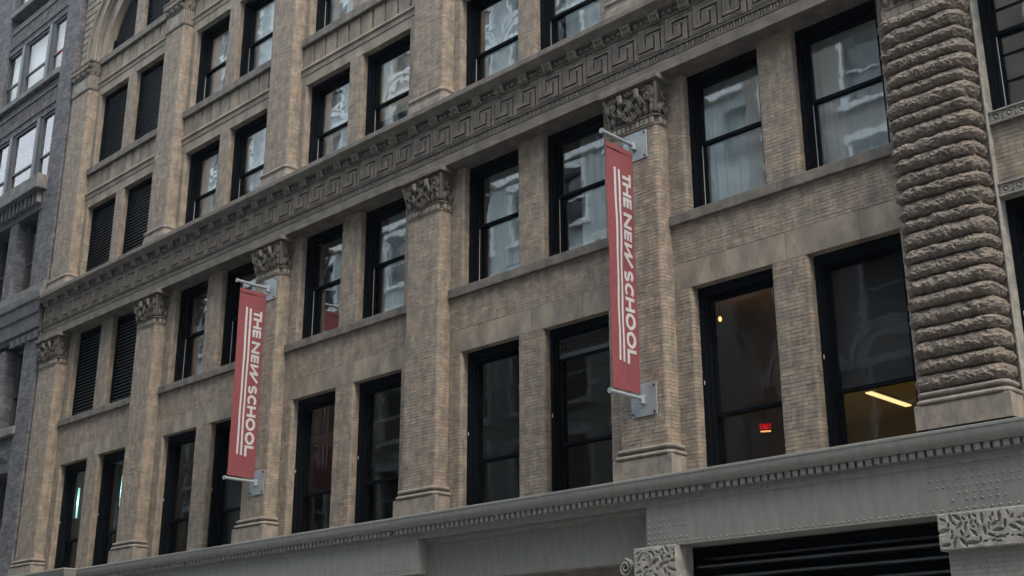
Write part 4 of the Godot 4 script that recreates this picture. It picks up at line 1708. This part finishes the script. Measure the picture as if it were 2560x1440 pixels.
func contents() -> void:
	# row above the brick spandrels
	curtain(bx(2, -9.6), bx(2, -8.4), 9.8, 12.8, "pale drawn curtain in window beside the unbannered middle pilaster", "curtain_cloth", 1.0, -0.12)
	curtain(bx(3, -12.1), bx(3, -11.2), 9.8, 12.85, "pale bunched curtain above the blue box", "curtain_cloth", 1.1, 0.1)
	curtain(bx(3, -9.45), bx(3, -8.4), 9.8, 12.85, "grey pleated curtain beside the white desk fan", "curtain_cloth", 0.7, 0.0)
	curtain(bx(4, -12.3), bx(4, -10.72), 9.8, 12.9, "full pale curtain in window right of the near banner", "curtain_cloth", 0.5, 0.05)
	curtain(bx(4, -10.0), bx(4, -8.5), 9.8, 12.9, "flat grey curtain in window beside the rock-faced column", "curtain_cloth", 0.25, 0.0)
	# row above the fret band
	blind(bx(2, -10.1), bx(2, -8.45), 15.5, 17.1, "cream half-lowered blind above the fret band", "cream_cloth")
	curtain(bx(3, -12.3), bx(3, -11.1), 13.8, 17.1, "white curtain in the left window above the widest stretch of fret", "curtain_cloth", 0.5, 0.05)
	curtain(bx(3, -9.8), bx(3, -8.5), 13.8, 17.1, "white curtain at the top edge above the fret band", "curtain_cloth", 0.6, 0.0)
	blind(bx(2, -12.4), bx(2, -10.8), 14.6, 17.1, "fully lowered grey blind above the fret band", "blind_cloth")
	blind(bx(1, -12.4), bx(1, -10.8), 14.9, 17.1, "grey blind next to the louvred bay above the fret", "blind_cloth")
	blind(bx(1, -10.1), bx(1, -8.45), 15.4, 17.1, "grey blind left of the second upper pilaster above the fret", "blind_cloth")
	blind(bx(1, -12.4), bx(1, -10.8), 18.9, 21.2, "grey blind in the upper window next to the louvres", "blind_cloth")
	blind(bx(1, -10.1), bx(1, -8.45), 18.9, 21.2, "grey blind in the second upper window from the louvres", "blind_cloth")
	blind(bx(2, -12.4), bx(2, -10.8), 18.9, 21.2, "grey blind in the window cut by the top edge", "blind_cloth")
	# the dark screen over the upper sash of the lit room
	blind(bx(4, -9.95), bx(4, -8.42), 6.47, 8.6, "dark screen blind above the lit yellow room", "shade_cloth")
	# a blue storage box on the sill
	var bb := Node3D.new()
	bb.name = "storage_box"
	bb.position = Vector3(bx(3, -10.95), 10.14, -0.7)
	add_child(bb)
	tag(bb, "blue storage box standing inside the window below the pale curtain", "box")
	var g := Geo.new()
	g.soft_box(-0.55, 0.25, 0.0, 0.34, -0.2, 0.2, 0.02)
	put(bb, "body", g, mat["blue_box"])
	var l := Geo.new()
	l.soft_box(-0.57, 0.27, 0.34, 0.39, -0.22, 0.22, 0.015)
	put(bb, "lid", l, mat["blue_box"])
	# a white fan on the sill
	var fan := Node3D.new()
	fan.name = "desk_fan"
	fan.position = Vector3(bx(3, -8.95), 10.14, -0.62)
	add_child(fan)
	tag(fan, "white box fan on the window sill beside the near banner", "fan")
	var fb := Geo.new()
	fb.soft_box(-0.3, 0.36, 0.0, 0.52, -0.1, 0.1, 0.06)
	put(fan, "housing", fb, mat["white_plastic"])
	var hub := Geo.new()
	hub.dome(Vector3(-0.06, 0.27, 0.1), 0.09, 0.04, 10)
	put(fan, "hub", hub, mat["grey_plastic"])
	for rr in [0.14, 0.2]:
		var ri := Geo.new()
		var pts := PackedVector3Array()
		for k in 21:
			pts.append(Vector3(-0.06 + cos(TAU * k / 20.0) * rr, 0.27 + sin(TAU * k / 20.0) * rr, 0.108))
		ri.tube(pts, 0.008, 5)
		put(fan, "guard_ring", ri, mat["white_plastic"])


func lamps() -> void:
	# the strip light in the room at the near end
	glow("tube_light", Color(1.0, 0.88, 0.62), 0.22)
	var s := Node3D.new()
	s.name = "strip_light"
	s.position = Vector3(-13.49, 8.42, -9.0)
	add_child(s)
	tag(s, "lit warm fluorescent strip light seen through the lower sash", "ceiling light")
	var h := Geo.new()
	h.soft_box(-0.1, 0.1, 0.03, 0.1, -0.95, 0.95, 0.01)
	put(s, "housing", h, mat["white_plastic"])
	var t := Geo.new()
	t.soft_box(-0.08, 0.08, 0.0, 0.03, -0.92, 0.92, 0.008)
	put(s, "tube_light", t, mat["tube_light"])
	for z in [-0.7, 0.7]:
		var r := Geo.new()
		r.tube(PackedVector3Array([Vector3(0, 0.1, z), Vector3(0, 0.88, z)]), 0.008, 5)
		put(s, "hanger", r, mat["strip"])
	var al := AreaLight3D.new()
	al.name = "strip_lamp_light"
	al.area_size = Vector2(0.16, 1.84)
	al.light_color = Color(1.0, 0.87, 0.55)
	al.light_energy = 3.0
	al.area_range = 30.0
	al.shadow_enabled = true
	al.position = Vector3(0, -0.02, 0)
	al.rotation = Vector3(-PI / 2.0, 0, 0)
	s.add_child(al)
	# two bulbs hanging behind the upper sashes
	glow("bulb_light", Color(1.0, 0.72, 0.42), 0.4)
	for q in [[Vector3(-13.0, 8.66, -1.75), "lit bulb hanging behind the window right of the near banner"], [Vector3(-9.72, 8.5, -1.75), "lit bulb hanging behind the window beside the rock-faced column"]]:
		var b := Node3D.new()
		b.name = free_name(self, "pendant_bulb")
		b.position = q[0]
		add_child(b)
		tag(b, q[1], "lamp", "pendant bulbs")
		var m := SphereMesh.new()
		m.radius = 0.035
		m.height = 0.1
		m.radial_segments = 10
		m.rings = 6
		put(b, "bulb_light", m, mat["bulb_light"])
		var c := Geo.new()
		c.tube(PackedVector3Array([Vector3(0, 0.05, 0), Vector3(0, 0.64, 0)]), 0.006, 5)
		put(b, "cord", c, mat["bolt"])
		var sk := Geo.new()
		sk.tube(PackedVector3Array([Vector3(0, 0.045, 0), Vector3(0, 0.11, 0)]), 0.02, 8, true)
		put(b, "socket", sk, mat["bolt"])
		var ol := OmniLight3D.new()
		ol.name = "bulb_lamp_light"
		ol.light_color = Color(1.0, 0.7, 0.4)
		ol.light_energy = 0.05
		ol.omni_range = 12.0
		ol.omni_attenuation = 2.0
		ol.light_size = 0.03
		ol.shadow_enabled = true
		b.add_child(ol)
	# a small ring lamp behind a window of the grey building
	glow("ring_light", Color(1.0, 0.62, 0.66), 0.3)
	var rl := Node3D.new()
	rl.name = "ring_lamp"
	rl.position = Vector3(-39.6, 24.28, 0.09)
	add_child(rl)
	tag(rl, "small pink ring lamp glowing behind the grey building's upper window", "lamp")
	var rg := Geo.new()
	var rp := PackedVector3Array()
	for k in 17:
		rp.append(Vector3(cos(TAU * k / 16.0) * 0.11, sin(TAU * k / 16.0) * 0.05, 0))
	rg.tube(rp, 0.022, 6)
	put(rl, "ring_light", rg, mat["ring_light"])
	var rs := Geo.new()
	rs.tube(PackedVector3Array([Vector3(0, -0.05, 0), Vector3(0, -0.5, 0)]), 0.012, 6)
	put(rl, "stem", rs, mat["bolt"])
	var rli := OmniLight3D.new()
	rli.name = "ring_lamp_light"
	rli.light_color = Color(1.0, 0.6, 0.62)
	rli.light_energy = 0.006
	rli.omni_range = 6.0
	rli.light_size = 0.1
	rli.shadow_enabled = true
	rli.position = Vector3(0, 0.0, 0.02)
	rl.add_child(rli)
	# the exit sign
	glow("exit_sign_red", Color(0.9, 0.07, 0.03), 0.032)
	glow("exit_sign_lamp", Color(1.0, 0.75, 0.5), 0.16)
	var e := Node3D.new()
	e.name = "exit_sign"
	e.position = Vector3(-13.62, 6.93, -4.0)
	add_child(e)
	tag(e, "red lit exit sign inside the room behind the lower sash", "sign")
	e.rotation.y = 0.5
	e.scale = Vector3(0.7, 0.8, 0.7)
	var bo := Geo.new()
	bo.soft_box(-0.17, 0.17, 0.03, 0.25, -0.05, 0.0, 0.01)
	put(e, "box", bo, mat["bolt"])
	var tm := TextMesh.new()
	tm.text = "EXIT"
	var font := SystemFont.new()
	font.font_names = PackedStringArray(["Droid Sans"])
	font.font_weight = 700
	tm.font = font
	tm.font_size = 32
	tm.pixel_size = 0.0052
	tm.depth = 0.006
	put(e, "exit_sign_lettering", tm, mat["exit_sign_red"], Vector3(0, 0.14, 0.003))
	var lo := Geo.new()
	lo.soft_box(-0.15, 0.15, 0.0, 0.035, -0.04, 0.004, 0.006)
	put(e, "exit_sign_lamp", lo, mat["exit_sign_lamp"])
	var hang := Geo.new()
	hang.tube(PackedVector3Array([Vector3(0, 0.25, -0.025), Vector3(0, 2.37, -0.025)]), 0.01, 5)
	put(e, "hanger", hang, mat["bolt"])
	var xl := OmniLight3D.new()
	xl.name = "exit_sign_light"
	xl.light_color = Color(1.0, 0.3, 0.2)
	xl.light_energy = 0.003
	xl.omni_range = 10.0
	xl.light_size = 0.1
	xl.shadow_enabled = true
	xl.position = Vector3(0, 0.1, 0.12)
	e.add_child(xl)
	# two upright glowing strips in the far corner room
	glow("cool_strip_glow", Color(0.72, 0.95, 0.93), 0.13)
	for q in [[Vector3(-38.72 + 1.6, 7.35, -1.2), "upright pale glowing strip behind the far corner window"], [Vector3(-36.05 + 1.65, 7.4, -1.2), "upright pale glowing strip behind the second far window"]]:
		var f := Node3D.new()
		f.name = free_name(self, "glow_strip")
		f.position = q[0]
		add_child(f)
		tag(f, q[1], "lamp", "upright glowing strips")
		var tu := Geo.new()
		tu.tube(PackedVector3Array([Vector3(0, 0.0, 0), Vector3(0, 0.95, 0)]), 0.03, 8, true)
		put(f, "tube_light", tu, mat["cool_strip_glow"])
		var ba := Geo.new()
		ba.soft_box(-0.09, 0.09, -2.25, 0.0, -0.09, 0.09, 0.02)
		put(f, "stand", ba, mat["bolt"])
		var tl := OmniLight3D.new()
		tl.name = "glow_strip_light"
		tl.light_color = Color(0.75, 0.95, 0.92)
		tl.light_energy = 0.04
		tl.omni_range = 10.0
		tl.light_size = 0.1
		tl.shadow_enabled = true
		tl.position = Vector3(0.1, 0.5, 0.12)
		f.add_child(tl)


# ---------------------------------------------------------------- across the street
func opposite(called: String, x0: float, x1: float, top: float, wall: String, label: String, floor_h: float, pitch: float, arch_rows: Array) -> void:
	var o := Node3D.new()
	o.name = called
	o.position = Vector3((x0 + x1) / 2.0, 0, 19.4)
	add_child(o)
	tag(o, label, "building")
	var hw := (x1 - x0) / 2.0
	var g := Geo.new()
	g.box(-hw, hw, 0, top, 0.45, 8.0)
	var wm := 0.0
	var n := int((x1 - x0) / pitch)
	var ww := pitch * 0.5
	var rows := int((top - 5.0) / floor_h)
	var pane := Geo.new()
	pane.box(-ww / 2.0, ww / 2.0, 0, floor_h * 0.6, 0.3, 0.34)
	var pm := pane.mesh()
	var trim := Geo.new()
	trim.box(-ww / 2.0 - 0.16, -ww / 2.0, -0.05, floor_h * 0.6 + 0.1, -0.1, 0.05)
	trim.box(ww / 2.0, ww / 2.0 + 0.16, -0.05, floor_h * 0.6 + 0.1, -0.1, 0.05)
	trim.box(-ww / 2.0 - 0.25, ww / 2.0 + 0.25, -0.25, -0.05, -0.2, 0.05)
	trim.box(-ww / 2.0 - 0.2, ww / 2.0 + 0.2, floor_h * 0.6 + 0.1, floor_h * 0.6 + 0.4, -0.14, 0.05)
	trim.box(-ww / 2.0, ww / 2.0, floor_h * 0.29, floor_h * 0.31, 0.2, 0.26)
	var trm := trim.mesh()
	var ring_ := Geo.new()
	for q in [[ww * 0.62, ww * 0.8, -0.12], [ww * 0.86, ww * 0.95, -0.2]]:
		for s in 16:
			var a0 := PI * s / 16.0
			var a1 := PI * (s + 1) / 16.0
			var c := floor_h * 0.6 + 0.05
			var i0 := Vector3(cos(a0) * q[0], c + sin(a0) * q[0], q[2])
			var i1 := Vector3(cos(a1) * q[0], c + sin(a1) * q[0], q[2])
			var o0 := Vector3(cos(a0) * q[1], c + sin(a0) * q[1], q[2])
			var o1 := Vector3(cos(a1) * q[1], c + sin(a1) * q[1], q[2])
			var d := Vector3(0, 0, 0.3)
			ring_.quad(o0, i0, i1, o1)
			ring_.quad(i0, i0 + d, i1 + d, i1)
			ring_.quad(o0 + d, o0, o1, o1 + d)
	var rgm := ring_.mesh()
	var wl := Geo.new()
	wl.box(-hw, hw, 0.0, 5.0, 0.0, 0.45)
	for r in rows:
		var y := 5.0 + r * floor_h
		wl.box(-hw, hw, y, y + 0.9, 0.0, 0.45)
		wl.box(-hw, hw, y + 0.9 + floor_h * 0.6, y + floor_h, 0.0, 0.45)
		for k in n + 1:
			var x := -hw + k * pitch
			wl.box(maxf(-hw, x - (pitch - ww) / 2.0), minf(hw, x + (pitch - ww) / 2.0), y + 0.9, y + 0.9 + floor_h * 0.6, 0.0, 0.45)
		for k in n:
			var x := -hw + (k + 0.5) * pitch
			var w := part(o, "window", Vector3(x, y + 0.9, 0))
			put(w, "pane", pm, mat["opposite_glass"])
			put(w, "surround", trm, mat["opposite_trim"])
			if r in arch_rows:
				put(w, "arch", rgm, mat["opposite_trim"])
	wl.box(-hw, hw, 5.0 + rows * floor_h, top, 0.0, 0.45)
	put(o, "wall", wl, mat[wall])
	put(o, "body", g, mat[wall])
	var cor := Geo.new()
	for q in [[top - 0.7, top, -0.7], [top - 1.2, top - 0.7, -0.3], [9.0, 9.35, -0.25], [5.0 + floor_h * 5.0 - 0.1, 5.0 + floor_h * 5.0 + 0.25, -0.25]]:
		cor.box(-hw - 0.05, hw + 0.05, q[0], q[1], q[2], 0.1)
	put(o, "cornice", cor, mat["opposite_trim"])


func setting() -> void:
	var road := Geo.new()
	road.box(-400, 300, -0.3, -0.14, -400, 400)
	structure(put(self, "ground", road, mat["asphalt"]))
	for q in [[-0.6, 4.4, "pavement"], [14.4, 19.4, "pavement"]]:
		var g := Geo.new()
		g.soft_box(-140, 60, -0.139, 0.0, q[0], q[1], 0.01)
		structure(put(self, q[2], g, mat["concrete"]))


func _ready() -> void:
	rng.seed = 20240611
	noise.seed = 5
	noise.frequency = 0.012
	noise.fractal_octaves = 3
	chips.seed = 12
	chips.noise_type = FastNoiseLite.TYPE_CELLULAR
	chips.cellular_return_type = FastNoiseLite.RETURN_DISTANCE
	chips.frequency = 0.02
	chips.fractal_octaves = 2
	# camera
	var cam := Camera3D.new()
	cam.name = "camera"
	cam.fov = 26.069
	cam.near = 0.05
	cam.far = 900.0
	cam.position = EYE
	cam.rotation_degrees = Vector3(18.7717, 44.6667, -0.078)
	add_child(cam)
	cam.current = true
	# sky: an even overcast
	var env := Environment.new()
	env.background_mode = Environment.BG_SKY
	var sm := ProceduralSkyMaterial.new()
	sm.sky_top_color = Color(0.86, 0.90, 0.94)
	sm.sky_horizon_color = Color(0.57, 0.595, 0.63)
	sm.sky_curve = 0.6
	sm.ground_bottom_color = Color(0.2, 0.2, 0.2)
	sm.ground_horizon_color = Color(0.5, 0.52, 0.54)
	sm.sun_angle_max = 1.0
	var sky := Sky.new()
	sky.sky_material = sm
	env.sky = sky
	env.tonemap_mode = Environment.TONE_MAPPER_LINEAR
	env.tonemap_exposure = 5.9
	env.fog_enabled = true
	env.fog_density = 0.00012
	env.fog_light_color = Color(0.72, 0.83, 0.97)
	env.sdfgi_enabled = true
	env.ssao_enabled = true
	env.ssil_enabled = true
	var we := WorldEnvironment.new()
	we.name = "world_environment"
	we.environment = env
	add_child(we)
	# the sun behind the clouds
	var sun := DirectionalLight3D.new()
	sun.name = "sun"
	sun.light_energy = 0.26
	sun.light_color = Color(1.0, 0.96, 0.9)
	sun.light_angular_distance = 25.0
	sun.shadow_enabled = true
	add_child(sun)
	sun.look_at_from_position(Vector3(60, 66, 12), Vector3(0, 0, 0))
	materials()
	setting()
	loft_building()
	neighbour()
	opposite("pale_brick_building", -78.0, -24.0, 46.0, "opposite_brick", "pale brick building across the street, mirrored in the upper windows", 3.9, 2.9, [6, 7])
	opposite("brown_brick_building", -24.0, 24.0, 30.0, "opposite_brown", "brown brick building across the street, mirrored in the lower windows", 4.1, 3.4, [1])
	opposite("low_brick_building", -130.0, -78.0, 30.0, "opposite_brown", "lower brick building further along the street, mirrored at the far end", 4.0, 3.2, [])
	banner(-24.98, "red banner with white lettering on the farther pilaster")
	banner(-13.24, "red banner with white lettering on the nearer pilaster")
	contents()
	lamps()
	print("single bricks: ", singles)
